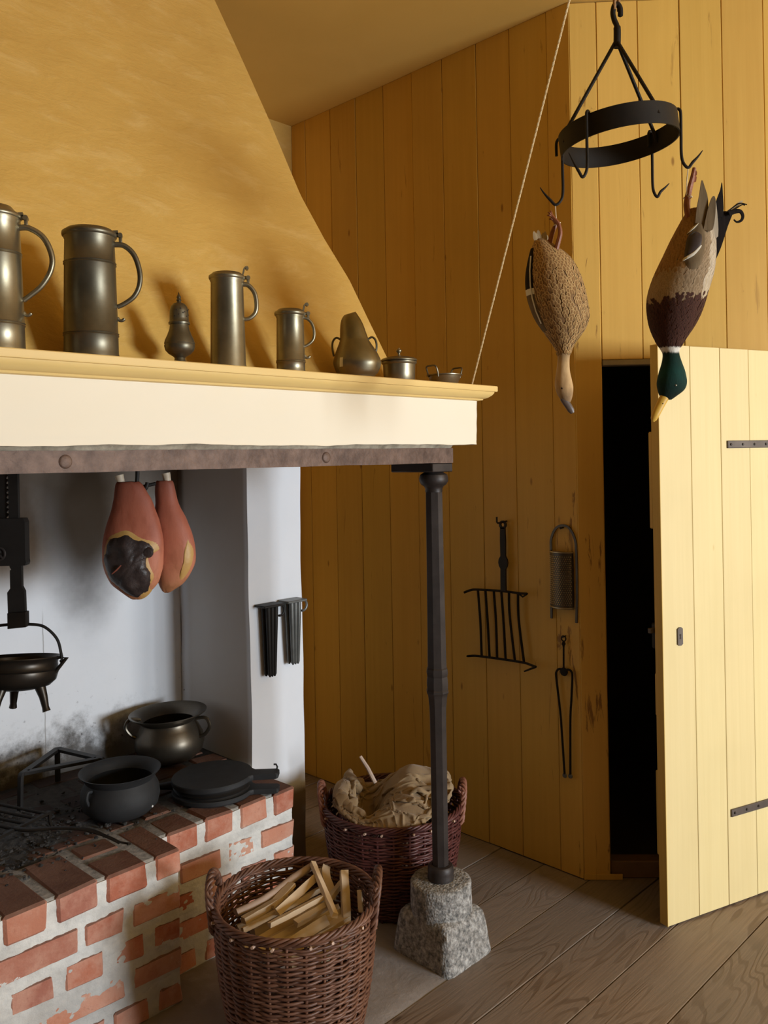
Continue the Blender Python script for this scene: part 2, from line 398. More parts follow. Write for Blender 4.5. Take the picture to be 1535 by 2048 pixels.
    def grid(s, nu, nv, fn, closed_u=False):
        vs = [fn(i/nu, j/nv) for j in range(nv+1) for i in range(nu+(0 if closed_u else 1))]; w = nu+(0 if closed_u else 1); fs = []
        for j in range(nv):
            for i in range(nu):
                k = (i+1) % w
                fs.append((j*w+i, j*w+k, (j+1)*w+k, (j+1)*w+i))
        return s.add(vs, fs)
    def build(s, name, mat, parent=None, smooth=True, ang=38, loc=None, fix=True):
        me = bpy.data.meshes.new(name); me.from_pydata([tuple(p) for p in s.v], [], s.f); me.update()
        if fix:
            bm = bmesh.new(); bm.from_mesh(me); bmesh.ops.recalc_face_normals(bm, faces=bm.faces); bm.to_mesh(me); bm.free()
        if any(s.a):
            at = me.attributes.new('t', 'FLOAT', 'POINT'); at.data.foreach_set('value', s.a)
        if smooth:
            me.polygons.foreach_set('use_smooth', [True]*len(me.polygons)); me.set_sharp_from_angle(angle=math.radians(ang))
        for q in (mat if isinstance(mat, list) else [mat]): me.materials.append(q)
        o = bpy.data.objects.new(name, me); C.objects.link(o)
        if parent: o.parent = parent
        if loc: o.location = loc
        return o

def tag(o, label=None, cat=None, group=None, kind=None):
    for k, v in (('label', label), ('category', cat), ('group', group), ('kind', kind)):
        if v: o[k] = v
    return o
def thing(name, label, cat, loc=(0, 0, 0), rz=0, group=None):
    o = bpy.data.objects.new(name, None); C.objects.link(o); o.location = loc; o.rotation_euler = (0, 0, rz); o.empty_display_size = .05
    return tag(o, label, cat, group)
def struct(name, bm, mat, parent=None, **k): return tag(bm.build(name, mat, parent, **k), kind=None if parent else 'structure')
def arc(cx, cz, r, a0, a1, n=16, y=0): return [(cx+r*cos(a0+(a1-a0)*i/n), y, cz+r*sin(a0+(a1-a0)*i/n)) for i in range(n+1)]
def nz(x, y, s=0.0):  # cheap smooth wobble
    return (sin(x*1.7+s)+sin(y*2.3+1.3*s+.7)+sin((x+y)*1.1-s*2)+.6*sin(x*4.1-y*3.3+s))/3.6
FACING = -YAW   # hung things whose broad side faces the middle of the room

# ================================================================ THE ROOM
XR, YB, ZC = 2.69, 3.236, 3.2          # plank wall, back wall, ceiling
WA = math.radians(-48)                 # the door wall turns off at this angle from the corner (XR, 1.655)
WC = Vector((XR, 1.655, 0)); WD = Vector((cos(WA), sin(WA), 0)); WN = Vector((-sin(WA), cos(WA), 0))
WEND = WC + WD*2.3
YF, XL = -4.24, -4.0

# floor: boards run along the fireplace
fl = MB(); fl.box((XL-.1, YF-.1, -.09), (WEND.x+.3, YB+.1, -.034), 0)
floor = struct('floor', fl, M_GAP)
ys = [YF, -4.0, -3.76, -3.52, -3.28, -3.04, -2.8, -2.56, -2.33, -2.1, -1.86, -1.62, -1.4, -1.16, -.93, -.7, -.48, -.25, -.02, .21, .43, .655, .865, 1.078, 1.278, 1.462, 1.640, 1.83, 2.03, 2.24, 2.46, 2.67, 2.88, 3.09, YB]
for a, b in zip(ys, ys[1:]):
    x0 = 2.03 if a >= 1.6 else XL
    x1 = (XR+.03) if a >= 1.655 else min(WEND.x+.25, XR+(1.655-a)*.9+.06)
    if a < -1: x0 = -2.0
    cuts = [x0]+([.62+.45*(hash_ % 3)] if (hash_ := int(a*50) % 7) and a < .8 else [])+[x1]
    for p, q in zip(cuts, cuts[1:]):
        m = MB(); dz = random.uniform(-.0025, .0005); m.box((p+.001, a+.0016, -.035), (q-.001, b-.0016, dz), .0016)
        m.build('plank', M_FLOOR, floor)

# side wall of upright boards
w = MB(); w.box((XR+.024, 1.675, 0), (XR+.06, YB+.06, ZC), 0)
wall_r = struct('wall_right', w, M_GAP)
sy = [1.655, 1.752, 1.922, 2.085, 2.262, 2.432, 2.605, 2.782, 2.953, 3.134, YB]
for a, b in zip(sy, sy[1:]):
    m = MB(); dx = random.uniform(0, .0035); m.box((XR+dx, a+(.0008 if a > 1.7 else 0), .002), (XR+.028, b-.0008, ZC), .0016)
    m.build('plank', M_WORN if a < 1.7 else M_PLANK, wall_r)

# door wall, turned off at the corner
wd = MB(); wd.box((.1, .026, 1.9), (2.3, .06, ZC), 0); wd.box((.88, .026, 0), (2.3, .06, 1.9), 0)
wall_d = struct('wall_diagonal', wd, M_GAP); wall_d.location = WC; wall_d.rotation_euler = (0, 0, WA)
OPX = (.100, .865); OPZ = 1.893
dx_ = [0, .100, .248, .398, .548, .696, .865, 1.015, 1.165, 1.315, 1.465, 1.615, 1.765, 1.915, 2.065, 2.3]
for a, b in zip(dx_, dx_[1:]):
    z0 = OPZ if OPX[0]-.01 < a and b < OPX[1]+.01 else .002
    m = MB(); dy = random.uniform(0, .003) if a > .05 else 0
    m.box((a+(.0009 if a > .05 else 0), dy, z0), (b-.0009, .028, ZC-.004), .0018 if a > .05 else .004)
    m.build('plank', M_WORN if a < .05 else M_PLANK, wall_d)
# lintel strip, sill and jamb of the doorway
m = MB(); m.box((.101, .0, OPZ-.022), (.864, .05, OPZ-.001), .003)
o = struct('trim_1', m, M_LINTEL); o.location = WC; o.rotation_euler = (0, 0, WA)
m = MB(); m.box((.101, .012, 0), (.864, .07, .062), .004)
o = struct('trim_2', m, M_SILL); o.location = WC; o.rotation_euler = (0, 0, WA)
m = MB(); m.box((.002, -.003, .001), (.14, .0, .022), .002)
o = struct('baseboard_diagonal', m, M_PLANK); o.location = WC; o.rotation_euler = (0, 0, WA)
# the dark closet behind the doorway
m = MB()
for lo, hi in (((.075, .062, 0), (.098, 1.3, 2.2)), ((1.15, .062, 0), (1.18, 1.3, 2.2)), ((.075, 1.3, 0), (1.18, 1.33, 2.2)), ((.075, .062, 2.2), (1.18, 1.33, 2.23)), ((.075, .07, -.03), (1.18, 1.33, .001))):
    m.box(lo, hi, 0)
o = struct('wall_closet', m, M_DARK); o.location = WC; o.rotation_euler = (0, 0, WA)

# back wall of the room, right of the chimney
m = MB(); m.box((XL, YB, 0), (XR+.06, YB+.06, ZC), 0); struct('wall_back', m, M_HOOD)
# ceiling
m = MB(); m.box((XL-.1, YF-.1, ZC), (WEND.x+.3, YB+.1, ZC+.06), 0); struct('ceiling', m, M_CEIL)
# the rest of the room, behind the camera: two windows in the front wall
m = MB()
def wallpiece(x0, x1, z0, z1): m.box((x0, YF-.08, z0), (x1, YF, z1), 0)
for x0, x1 in ((XL, 2.20), (3.70, WEND.x+.2)): wallpiece(x0, x1, 0, ZC)
for x0, x1 in ((2.20, 3.70),): wallpiece(x0, x1, 0, .75); wallpiece(x0, x1, 2.25, ZC)
struct('wall_front', m, M_UNSEEN)
m = MB(); m.box((XL-.08, YF-.08, 0), (XL, YB+.06, ZC), 0); struct('wall_left', m, M_UNSEEN)
m = MB(); m.box((WEND.x, YF-.08, 0), (WEND.x+.08, WEND.y+.1, ZC), 0); struct('wall_far_right', m, M_PLANK)
for i, (x0, x1) in enumerate(((2.20, 3.70),)):
    m = MB()
    for lo, hi in (((x0, .75, 0), (x0+.05, 2.25, 0)), ((x1-.05, .75, 0), (x1, 2.25, 0)), ((x0, .75, 0), (x1, .80, 0)), ((x0, 2.20, 0), (x1, 2.25, 0))):
        m.box((lo[0], YF-.07, lo[1]), (hi[0], YF-.03, hi[1]), .004)
    struct('window_%d' % (i+1), m, M_CREAM)

# door standing ajar
DA = math.atan2(-.321, .947)
door = thing('door_1', 'pale yellow boarded door standing ajar with iron strap hinges', None, (2.596, 1.286, 0), DA); tag(door, kind='structure')
ds = [0, .143, .283, .424, .565, .70, .76]
for a, b in zip(ds, ds[1:]):
    m = MB(); m.box((a+(.0007 if a else 0), random.uniform(0, .0015), .004), (b-.0007, .032, 1.905), .0016)
    m.build('plank', M_DOOR, door)
for z0, z1, x0 in ((1.30, 1.62, .0), (.22, .50, .006), (.68, .82, .01)):
    m = MB(); m.box((x0, .032, z0), (.74, .052, z1), .004); m.build('ledge', M_DOOR_EDGE, door)
m = MB(); m.box((-.0022, -.001, .004), (.0006, .033, 1.905), .0008); m.build('edge', M_DOOR_EDGE, door)
for z0, x0, tilt in ((1.575, .310, .012), (.315, .297, .0)):
    m = MB(); m.box((x0, -.005, z0-.013), (.76, .0005, z0+.013), .002)
    st = m.build('strap_hinge', M_STRAP, door)
    for k in range(5):
        m = MB(); m.lathe([(0, .004), (.003, .0035), (.0045, .001), (.005, 0)], 10, mat=Matrix.Translation((x0+.014+k*.058, -.005, z0)) @ Matrix.Rotation(PI/2, 4, 'X'))
        m.build('rivet', M_IRON_G, st)
m = MB(); e = [(.0, .030), (.006, .036), (.012, .036), (.017, .03), (.017, -.03), (.012, -.036), (.006, -.036), (0, -.03)]
m.prism([(.0625+x*1.35, .944+z*.84) for x, z in e], (-.004, .0005)); kp = m.build('keyhole_plate', M_STRAP, door, smooth=False)
m = MB(); m.prism([(.0735+.0035*cos(a*PI/6), .949+.0035*sin(a*PI/6)) for a in range(-2, 9)]+[(.0708, .936), (.0762, .936)], (-.0048, -.0035)); m.build('keyhole', M_DARK, kp, smooth=False)
m = MB(); m.box((.012, .034, .90), (.11, .065, .985), .004); lk = m.build('lock_case', M_IRON, door)
m = MB(); m.box((-.016, .040, .955), (.013, .052, .972), .002); m.build('latch', M_STRAP, lk)

# ================================================================ THE FIREPLACE
# whitewashed recess: back, cheek and pier; faces buckle a little as hand-laid plaster does
wf = MB(); wp = MB()
def bulge(u, v, s, a=.006): return a*nz(u*5, v*4, s)
XC, YP, YN = 1.850, 2.513, 2.975
wf.grid(60, 34, lambda u, v: (-.6+u*(XC+.6+.0), YN+bulge(u*4, v*2, 1), .30+v*1.5))
def cheek(u, v):
    z = .30+v*1.5
    return (XC+.010*nz(z*5, u*2, 2)*(1-u*.5)-.012*(z > 1.2)*(z-1.2), YN-(YN-YP)*u, z)
wp.grid(12, 40, cheek)
def pier(u, v):
    z = v*1.8
    xl = XC+.010*nz(max(z, .3)*5, 2, 2)*.5-.012*(z > 1.2)*(z-1.2)
    xr = 2.100+.006*nz(z*6, 1, 5)
    return (xl+(xr-xl)*u, YP+bulge(u, v*2, 3, .004)*sin(PI*u), z)
wp.grid(12, 48, pier)
wp.grid(8, 48, lambda u, v: (2.100+.006*nz(v*1.8*6, 1, 5), YP+(YB-YP)*u, v*1.8))
wf.box((-.6, YN+.02, 0), (XC+.02, YB-.005, 1.8), 0)
wp.box((XC+.03, YP+.03, 0), (2.07, YB-.005, 1.79), 0)
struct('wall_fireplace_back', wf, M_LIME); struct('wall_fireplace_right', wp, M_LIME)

# brick hearth: mortar core with every brick laid in it
HZ = .443
hearth = thing('brick_hearth', 'raised red brick hearth with white mortar joints and sooty top', 'hearth', (0, 0, 0))
mo = MB()
def mortar_face(x0, x1, y, z0, z1, nx, nzz, s):
    mo.grid(nx, nzz, lambda u, v: (x0+(x1-x0)*u, y+.0019*nz(u*52*(x1-x0)+s, v*27, s)+.0010*nz(u*150*(x1-x0), v*80, s+3), z0+(z1-z0)*v))
mo.box((-.6, 2.134, .0), (1.304, 2.966, HZ-.0045), .008)
mo.box((1.2, 2.243, .0), (1.814, 2.52, HZ-.0052), .008); mo.box((1.2, 2.4, .0), (1.842, 2.966, HZ-.0060), .004)
mortar_face(-.6, 1.303, 2.1303, 0, HZ-.010, 420, 100, 1); mortar_face(1.30, 1.811, 2.2394, 0, HZ-.010, 120, 100, 2)
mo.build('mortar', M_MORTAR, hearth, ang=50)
def brick(lo, hi, b=.008, jit=.0025): 
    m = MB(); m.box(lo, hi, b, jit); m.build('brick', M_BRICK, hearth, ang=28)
def course(xs, y, z0, z1, depths, b=.005, ji=.0036, j2=.003):
    for (x0, x1), d in zip(xs, depths):
        dy = random.uniform(-.002, .002)
        brick((x0, y+dy, z0+random.uniform(-j2, j2)), (x1, y+d, z1+random.uniform(-j2, j2)), b, ji)
YA, Y2 = 2.126, 2.235
left = lambda x0, wdt, gap, n: [(x0-(k+1)*(wdt+gap), x0-(k+1)*(wdt+gap)+wdt) for k in range(n)]
c1 = [(.813, .921), (.947, 1.059), (1.081, 1.203), (1.229, 1.311)]+left(.813, .11, .025, 6)
course(c1, YA, .368, HZ, [.222, .222, .112, .225, .112, .222, .112, .222, .112, .222], .007, .0025, .002)
course([(.771, 1.001), (1.020, 1.132), (1.161, 1.309)]+left(.771, .22, .025, 3), YA+.001, .272, .340, [.1]*6)
course([(.829, .935), (.964, 1.068), (1.096, 1.193), (1.223, 1.307)]+left(.829, .11, .03, 5), YA+.001, .183, .248, [.1]*9)
course([(.895, 1.130), (1.161, 1.308)]+left(.895, .225, .03, 4), YA+.001, .100, .160, [.1]*6)
course([(.83, .94), (.965, 1.07), (1.098, 1.204), (1.236, 1.308)]+left(.83, .11, .03, 5), YA+.001, .004, .068, [.1]*9)
# second, set back stretch of the front
course([(1.335, 1.442), (1.465, 1.573), (1.597, 1.708), (1.735, 1.818)], Y2, .368, HZ, [.12, .112, .225, .225], .007, .0025, .002)
course([(1.375, 1.523), (1.552, 1.651), (1.678, 1.820)], Y2+.001, .272, .335, [.1]*3)
course([(1.34, 1.43), (1.46, 1.565), (1.595, 1.70), (1.73, 1.818)], Y2+.003, .183, .245, [.1]*4)
course([(1.33, 1.53), (1.56, 1.818)], Y2+.003, .100, .160, [.1]*2)
course([(1.34, 1.43), (1.46, 1.565), (1.595, 1.70), (1.73, 1.818)], Y2+.003, .004, .068, [.1]*4)
# end faces of the courses, seen from the right
for z0, z1 in ((.272, .340), (.183, .248), (.1, .16), (.004, .068)):
    brick((1.72, 2.36, z0), (1.820, 2.47, z1))
# bricks of the hearth bed
brick((1.081, 2.262, .37), (1.203, 2.36, HZ-.001), .012)
for x0 in (1.335, 1.465): brick((x0, 2.372, .37), (x0+.108, 2.48, HZ-.001), .012)
for r, yy in enumerate((2.375, 2.505, 2.63, 2.755, 2.875)):
    x = -.5+(.12 if r % 2 else 0)
    while x < (1.31 if r == 0 else 1.82):
        x1 = min(x+.222, 1.315 if r == 0 else 1.835)
        if x1-x > .06: brick((x, yy, .37), (x1, min(yy+.105, 2.968), HZ-.0015+random.uniform(-.003, .001)), .010)
        x += .246
# cinders and ash lying on the bed
a = MB()
for k in range(900):
    x = random.gauss(.88, .24); y = random.gauss(2.52, .12)
    if y < 2.20+random.random()*.12 or y > 2.95 or x > 1.5 or x < -.4: continue
    s = random.choice((.002, .003, .003, .004, .006)) * random.uniform(.7, 1.3)
    a.box((-s, -s*.8, -s*.5), (s, s*.8, s*.6), s*.3, s*.25, Matrix.Translation((x, y, HZ+s*.3)) @ Matrix.Rotation(random.random()*6, 4, 'Z'))
a.grid(40, 24, lambda u, v: (.25+u*1.0, 2.32+v*.55, HZ-.012+.020*max(0, sin(PI*u)*sin(PI*v))**.6+.006*nz(u*30, v*20, 3)))
tag(a.build('ash', M_ASH, None, smooth=False), 'black ash and cinders lying on the hearth under the gridiron', 'ash', kind='stuff')

# flagstone in front of the hearth
m = MB()
def flag(u, v):
    x = .0+u*2.03; y = 1.640+v*.62
    return (x, y+(.006*nz(u*20, 0, 4)+.002*nz(u*70, 3, 1) if v == 0 else 0), .004+.002*nz(u*9, v*4, 2)-(.006 if v == 0 else 0))
m.grid(90, 20, flag); m.grid(90, 1, lambda u, v: (flag(u, 0)[0], flag(u, 0)[1], -.035+v*(flag(u, 0)[2]+.035)))
tag(m.build('hearth_flagstone', M_SLAB), 'worn grey flagstone set in the floor before the brick hearth', 'flagstone')

# hood: one leaning front and its returning side
hood = thing('chimney_hood', 'tall ochre plastered chimney hood leaning back above the mantel shelf', 'chimney', (0, 0, 0))
ED = [(1.928, 1.775), (1.905, 1.866), (1.888, 1.99), (1.872, 2.125), (1.83, 2.26), (1.797, 2.415), (1.785, 2.70), (1.765, 2.95), (1.74, 3.2)]
def edge(z):
    for (xa, za), (xb, zb) in zip(ED, ED[1:]):
        if z <= zb: return xa+(xb-xa)*(z-za)/(zb-za)
    return ED[-1][0]
def hood_y(z): return 1.80+.5*(z-1.775)
m = MB()
def hf(u, v):
    z = 1.772+v*(ZC+.004-1.772); x = -1.0+u*(edge(z)+1.0); k = min(1, (1-u)*30)
    return (x, hood_y(z)+k*(.010*nz(x*3, z*2.6, 2)+.004*nz(x*9, z*11, 5)), z)
m.grid(110, 70, hf)
def hs(u, v):
    z = 1.772+v*(ZC+.004-1.772); y0 = hood_y(z); return (edge(z)-.03*u, y0+(YB-y0)*u, z)
m.grid(12, 40, hs)
m.build('plaster_face', M_HOOD, hood, ang=50)

# mantel: moulded yellow shelf over a cream plaster band
mantel = thing('mantel', 'cream plastered mantel band under a moulded yellow shelf board', 'mantel', (0, 0, 0))
PX, PYF, SZ = 2.165, 1.690, 1.775
prof = [(0, 1.728), (.010, 1.730), (.012, 1.7345), (.016, 1.735), (.024, 1.739), (.032, 1.7455), (.0365, 1.752), (.0375, 1.7565), (.044, 1.757), (.045, 1.760), (.045, SZ-.002), (.043, SZ), (-.13, SZ), (-.13, 1.728)]
m = MB()
rings = [[(-1.0, PYF-p, z) for p, z in prof], [(PX+min(p, 1)*(1 if p > 0 else 1), PYF-p, z) for p, z in prof], [(PX+p, 2.35, z) for p, z in prof]]
m.loft(rings); m.build('shelf_moulding', M_SHELF, mantel, ang=30)
m = MB()
def band(u, v):   # front, rounded foot, underside
    x = -1.0+u*(PX+1.0); s = v*.155
    zlow = 1.587+.004*nz(x*6, 1, 3)+.002*nz(x*21, 2, 1)
    k = min(1, v/.12)
    z = zlow+(1.737-zlow)*max(0, (v-.25)/.75) if v > .25 else zlow+.000
    y = PYF+.0015*nz(x*7, v*5, 2) if v > .25 else PYF+(.25-v)/.25*.22
    e = max(0, (u-.992)/.008)
    if .25 < v <= .32: y += .004*(1-(v-.25)/.07)
    return (x-(.006*(1-v) if u == 1 else 0)-.002*nz(3, v*9, 1)*e, y+.006*e*e, z)
m.grid(220, 24, band)
m.grid(20, 12, lambda u, v: (PX-.001-.004*(1-v), PYF+.006+u*.66, 1.587+.150*v))
m.build('plaster_band', M_CREAM, mantel, ang=50)
m = MB()
m.grid(170, 6, lambda u, v: (-1.0+u*3.045, PYF+.004+(1-v)*.02+.004*nz(u*80, v*3, 2)*(v > .1), 1.572+.020*v+.002*nz(u*110, v, 5)))
m.build('render_seam', M_MORTAR_GREY, mantel, ang=50)

# iron beam under the band, with its bearing block
beam = thing('lintel_beam', 'rust brown iron beam carrying the cream mantel band', 'beam', (0, 0, 0))
m = MB()
def beamsec(u, v):
    x = -1.0+u*3.052
    q = [(1.706, 1.531), (1.706, 1.577), (1.79, 1.577), (1.79, 1.531), (1.706, 1.531)]
    s = v*4; i = min(3, int(s)); k = s-i
    y = q[i][0]+(q[i+1][0]-q[i][0])*k; z = q[i][1]+(q[i+1][1]-q[i][1])*k
    return (x, y+.0012*nz(x*17, s, 1), z+.0012*nz(x*13, s, 4))
m.grid(200, 24, beamsec); m.box((2.047, 1.7062, 1.5315), (2.0525, 1.7898, 1.5765), .002)
m.build('bar', M_BEAM, beam, ang=45)
for x in (.30, .794, 1.520):
    m = MB(); m.lathe([(0, .0042), (.011, .0038), (.0145, .0015), (.0155, -.001)], 18, mat=Matrix.Translation((x, 1.7062, 1.554)) @ Matrix.Rotation(PI/2, 4, 'X'))
    m.build('bolt_head', M_BEAM, beam)
m = MB(); m.box((1.955, 1.7065, 1.503), (2.051, 1.885, 1.5305), .0025); m.build('bearing_block', M_IRON_G, beam)

# iron column on its granite foot
COL = (2.006, 1.748)
plinth = thing('plinth', 'rough granite block with round top under the iron column', 'plinth', (COL[0], COL[1], 0), 0)
m = MB()
def hew(p, s=1.0):
    x, y, z = p; k = .0020*s
    return (x+k*nz(y*60, z*60, 1), y+k*nz(x*60, z*70, 2), z+k*nz(x*50, y*50, 3)*.7)
def sqring(hx, hy, z, n=48, rr=.18):
    out = []
    for i in range(n):
        a = 2*PI*i/n+PI/4; c, s_ = cos(a), sin(a); p = 14.0
        q = (abs(c)**p+abs(s_)**p)**(-1/p)
        out.append(hew((hx*c*q, hy*s_*q, z)))
    return out
lv = [(.107, .118, -.002), (.107, .118, .010), (.105, .115, .03), (.1015, .111, .06), (.098, .107, .09), (.095, .103, .115), (.091, .098, .128), (.084, .091, .136), (.07, .075, .139)]
m.loft([sqring(hx, hy, z) for hx, hy, z in lv])
m.build('base_block', M_GRANITE, plinth, ang=60)
m = MB()
m.loft([[hew(((r)*cos(2*PI*i/48), r*sin(2*PI*i/48), z), .8) for i in range(48)] for r, z in ((.096, .125), (.0965, .16), (.0955, .195), (.0955, .217), (.093, .223), (.087, .2255), (.03, .2255), (.012, .2255))])
m.build('drum', M_GRANITE, plinth, ang=60)
column = thing('iron_column', 'slim dark faceted iron column propping the mantel beam', 'column', (COL[0], COL[1], .2255))
def cz(z): return z-.2255
m = MB(); m.lathe([(0, cz(1.5025)), (.030, cz(1.5025)), (.034, cz(1.500)), (.043, cz(1.494)), (.046, cz(1.484)), (.0455, cz(1.474)), (.040, cz(1.464)), (.031, cz(1.458)), (.027, cz(1.450)), (.027, cz(1.44))], 28)
m.build('capital', M_IRON_G, column)
m = MB(); m.lathe([(.0265, cz(1.452)), (.0275, cz(1.43)), (.0285, cz(1.2)), (.0305, cz(.95)), (.0315, cz(.885))], 8, ph=PI/8); m.build('upper_shaft', M_IRON_G, column, ang=20)
m = MB(); m.lathe([(.030, cz(.892)), (.034, cz(.886)), (.0355, cz(.872)), (.033, cz(.862)), (.034, cz(.856)), (.0355, cz(.838)), (.034, cz(.822)), (.0365, cz(.818)), (.0365, cz(.812)), (.033, cz(.806)), (.031, cz(.796)), (.0285, cz(.77))], 8, ph=PI/8); m.build('knop', M_IRON_G, column, ang=20)
m = MB(); m.lathe([(.0285, cz(.80)), (.0270, cz(.72)), (.0265, cz(.26))], 8, ph=PI/8); m.build('lower_shaft', M_IRON_G, column, ang=20)
m = MB(); m.lathe([(.027, cz(.272)), (.036, cz(.270)), (.0405, cz(.264)), (.0415, cz(.250)), (.0405, cz(.240)), (.042, cz(.234)), (.0415, cz(.228)), (.038, cz(.2258)), (0, cz(.2258))], 28); m.build('foot_collar', M_IRON_G, column)

# ================================================================ PEWTER ON THE SHELF
HR = -.55    # the handles all point this way
def strap_handle(t, mat, pts, w, th, name='handle'):
    m = MB(); pp = catmull([(x, 0, z) for x, z in pts], 8); n = len(pp)
    m.tube(pp, [w/2*(1-.2*i/n) for i in range(n)], 10)
    return m.build(name, mat, t)

def tankard(label, x, H, rb, rt, y=1.728, mat=M_PEWTER, bands=(), handle=None, lid='flat', thumb='ball', hang=HR, tail=True, lid_over=.006, foot=.002):
    t = thing('tankard', label, 'tankard', (x, y, SZ), hang, 'pewter vessels on the mantel shelf')
    r = lambda z: rb+(rt-rb)*z/H
    P = [(0, .0), (rb+foot, .0), (rb+foot, .004)]
    for b in sorted(bands):
        P += [(r(b)+.0003, b-.004), (r(b)+.0022, b-.0022), (r(b)+.0006, b), (r(b)+.0022, b+.0022), (r(b)+.0003, b+.004)]
    P += [(rt, H-.012), (rt+.002, H-.008), (rt+.002, H)]
    P = [P[0], P[1], P[2], (r(.010), .010)]+P[3:]
    m = MB(); m.lathe(P, 48); m.build('body', mat, t, ang=50)
    m = MB(); L = rt+lid_over
    if lid == 'dome': pr = [(L-.002, H-.001), (L, H+.001), (L, H+.005), (L-.004, H+.009), (rt-.006, H+.013), (rt*.7, H+.022), (rt*.35, H+.027), (0, H+.028)]
    else: pr = [(L-.004, H-.006), (L-.001, H-.004), (L, H), (L-.0005, H+.004), (L-.003, H+.006), (L-.006, H+.007), (rt-.004, H+.011), (rt-.010, H+.012), (rt*.6, H+.0125), (0, H+.013)]
    m.lathe(pr+[(0, H-.004)], 48); ld = m.build('lid', mat, t, ang=50)
    if handle:
        strap_handle(t, mat, [(r(z)+d-(.002 if i in (0,) else 0), z) for i, (d, z) in enumerate(handle)], .0125 if H > .2 else .009, .005)
    zh = handle[0][1]
    m = MB(); m.tube([(rt+.012, -.007, H+.002), (rt+.012, .007, H+.002)], .0052, 12); m.box((rt+.002, -.004, H-.002), (rt+.016, .004, H+.006), .002)
    m.box((rt+.009, -.0035, zh-.004), (rt+.016, .0035, H+.002), .0015); m.build('hinge', mat, t)
    m = MB(); zz = H+.006
    if thumb == 'scroll':
        m.bar(catmull([(rt-.002, 0, zz), (rt+.001, 0, zz+.010), (rt+.003, 0, zz+.018), (rt+.009, 0, zz+.023), (rt+.012, 0, zz+.018)], 6), .012, .004, (1, 0, .3))
        m.tube([(rt+.010, -.0065, zz+.019), (rt+.010, .0065, zz+.019)], .0038, 10)
    elif thumb == 'twin':
        m.bar(catmull([(rt-.002, 0, zz-.002), (rt-.001, 0, zz+.012), (rt-.002, 0, zz+.019)], 6), .008, .004, (1, 0, 0))
        for s_ in (-1, 1): m.lathe([(0, -.005), (.004, -.003), (.005, 0), (.004, .003), (0, .005)], 12, (rt-.002, s_*.004, zz+.018))
    else:
        m.bar([(rt-.012, 0, zz+.001), (rt+.008, 0, zz+.003)], .018, .005)
    m.build('thumbpiece', mat, ld)
    if tail:
        zt = handle[-1][1]-.030; rr = r(zt)
        m = MB(); m.tube(catmull([(rr-.001, 0, zt+.006), (rr+.004, 0, zt+.001), (rr+.010, 0, zt+.001), (rr+.014, 0, zt+.005)], 5), [.004, .0042, .004, .0038, .0035, .0035, .0035, .0035, .0035, .0035, .0035, .0035, .0035, .0035, .0035, .003], 8)
        m.build('handle_tail', mat, t)
    return t
tankard('tall pewter tankard with a big handle, cut off by the left picture edge', .668, .268, .053, .0455, mat=M_PEWTER, bands=(.055, .195), lid='dome', thumb='bar',
        handle=[(0, .250), (.018, .250), (.044, .232), (.058, .196), (.054, .165), (.036, .135), (.014, .115), (0, .104)], lid_over=.005)
tankard('tall dark pewter tankard with flat moulded lid, second from the left', .867, .268, .057, .0515, mat=M_PEWTER_D, bands=(.052, .205), lid='flat', thumb='bar',
        handle=[(0, .250), (.020, .248), (.040, .228), (.050, .192), (.048, .162), (.036, .138), (.016, .122), (0, .114)])
tankard('slim plain pewter tankard standing right of the pepper caster', 1.223, .225, .0435, .0395, bands=(), thumb='scroll', lid_over=.005,
        handle=[(0, .211), (.013, .208), (.027, .190), (.031, .162), (.027, .141), (.014, .128), (0, .124)], tail=False)
tankard('small pewter tankard with spread rim beside the bulbous jug', 1.421, .158, .0375, .0355, bands=(.032,), thumb='scroll', lid_over=.006,
        handle=[(0, .149), (.011, .146), (.023, .132), (.0275, .110), (.024, .092), (.013, .080), (0, .073)], tail=True)
# stamp marks on the two right hand tankards are left to the metal's wear

t = thing('pepper_caster', 'dark pewter pepper caster with pierced domed top and pointed finial', 'caster', (1.086, 1.728, SZ), 0, 'pewter vessels on the mantel shelf')
m = MB(); m.lathe([(0, 0), (.0185, 0), (.020, .003), (.017, .007), (.013, .012), (.012, .018), (.016, .022), (.026, .028), (.033, .036), (.0355, .046), (.0345, .050), (.0355, .052), (.0335, .060), (.028, .072), (.0235, .084), (.0215, .094), (.0215, .098), (0, .098)], 36); m.build('body', M_PEWTER_D, t)
m = MB(); m.lathe([(.0205, .096), (.0245, .097), (.0250, .101), (.0225, .104), (.0220, .112), (.0215, .128), (.019, .138), (.013, .1455), (.006, .148), (.0045, .151), (.0065, .154), (.004, .158), (.0055, .161), (.0028, .166), (0, .174)], 36); cap = m.build('pierced_lid', M_PEWTER_D, t)
for k in range(14):
    a = -2.6+(k % 7)*.45+(k//7)*.2; z = .114+.010*(k//7)+.004*(k % 3)
    m = MB(); m.lathe([(0, .0008), (.0017, .0006), (.0019, -.0006)], 8, mat=Matrix.Rotation(a, 4, 'Z') @ Matrix.Translation((.0217, 0, z)) @ Matrix.Rotation(PI/2, 4, 'Y')); m.build('hole', M_DARK, cap)

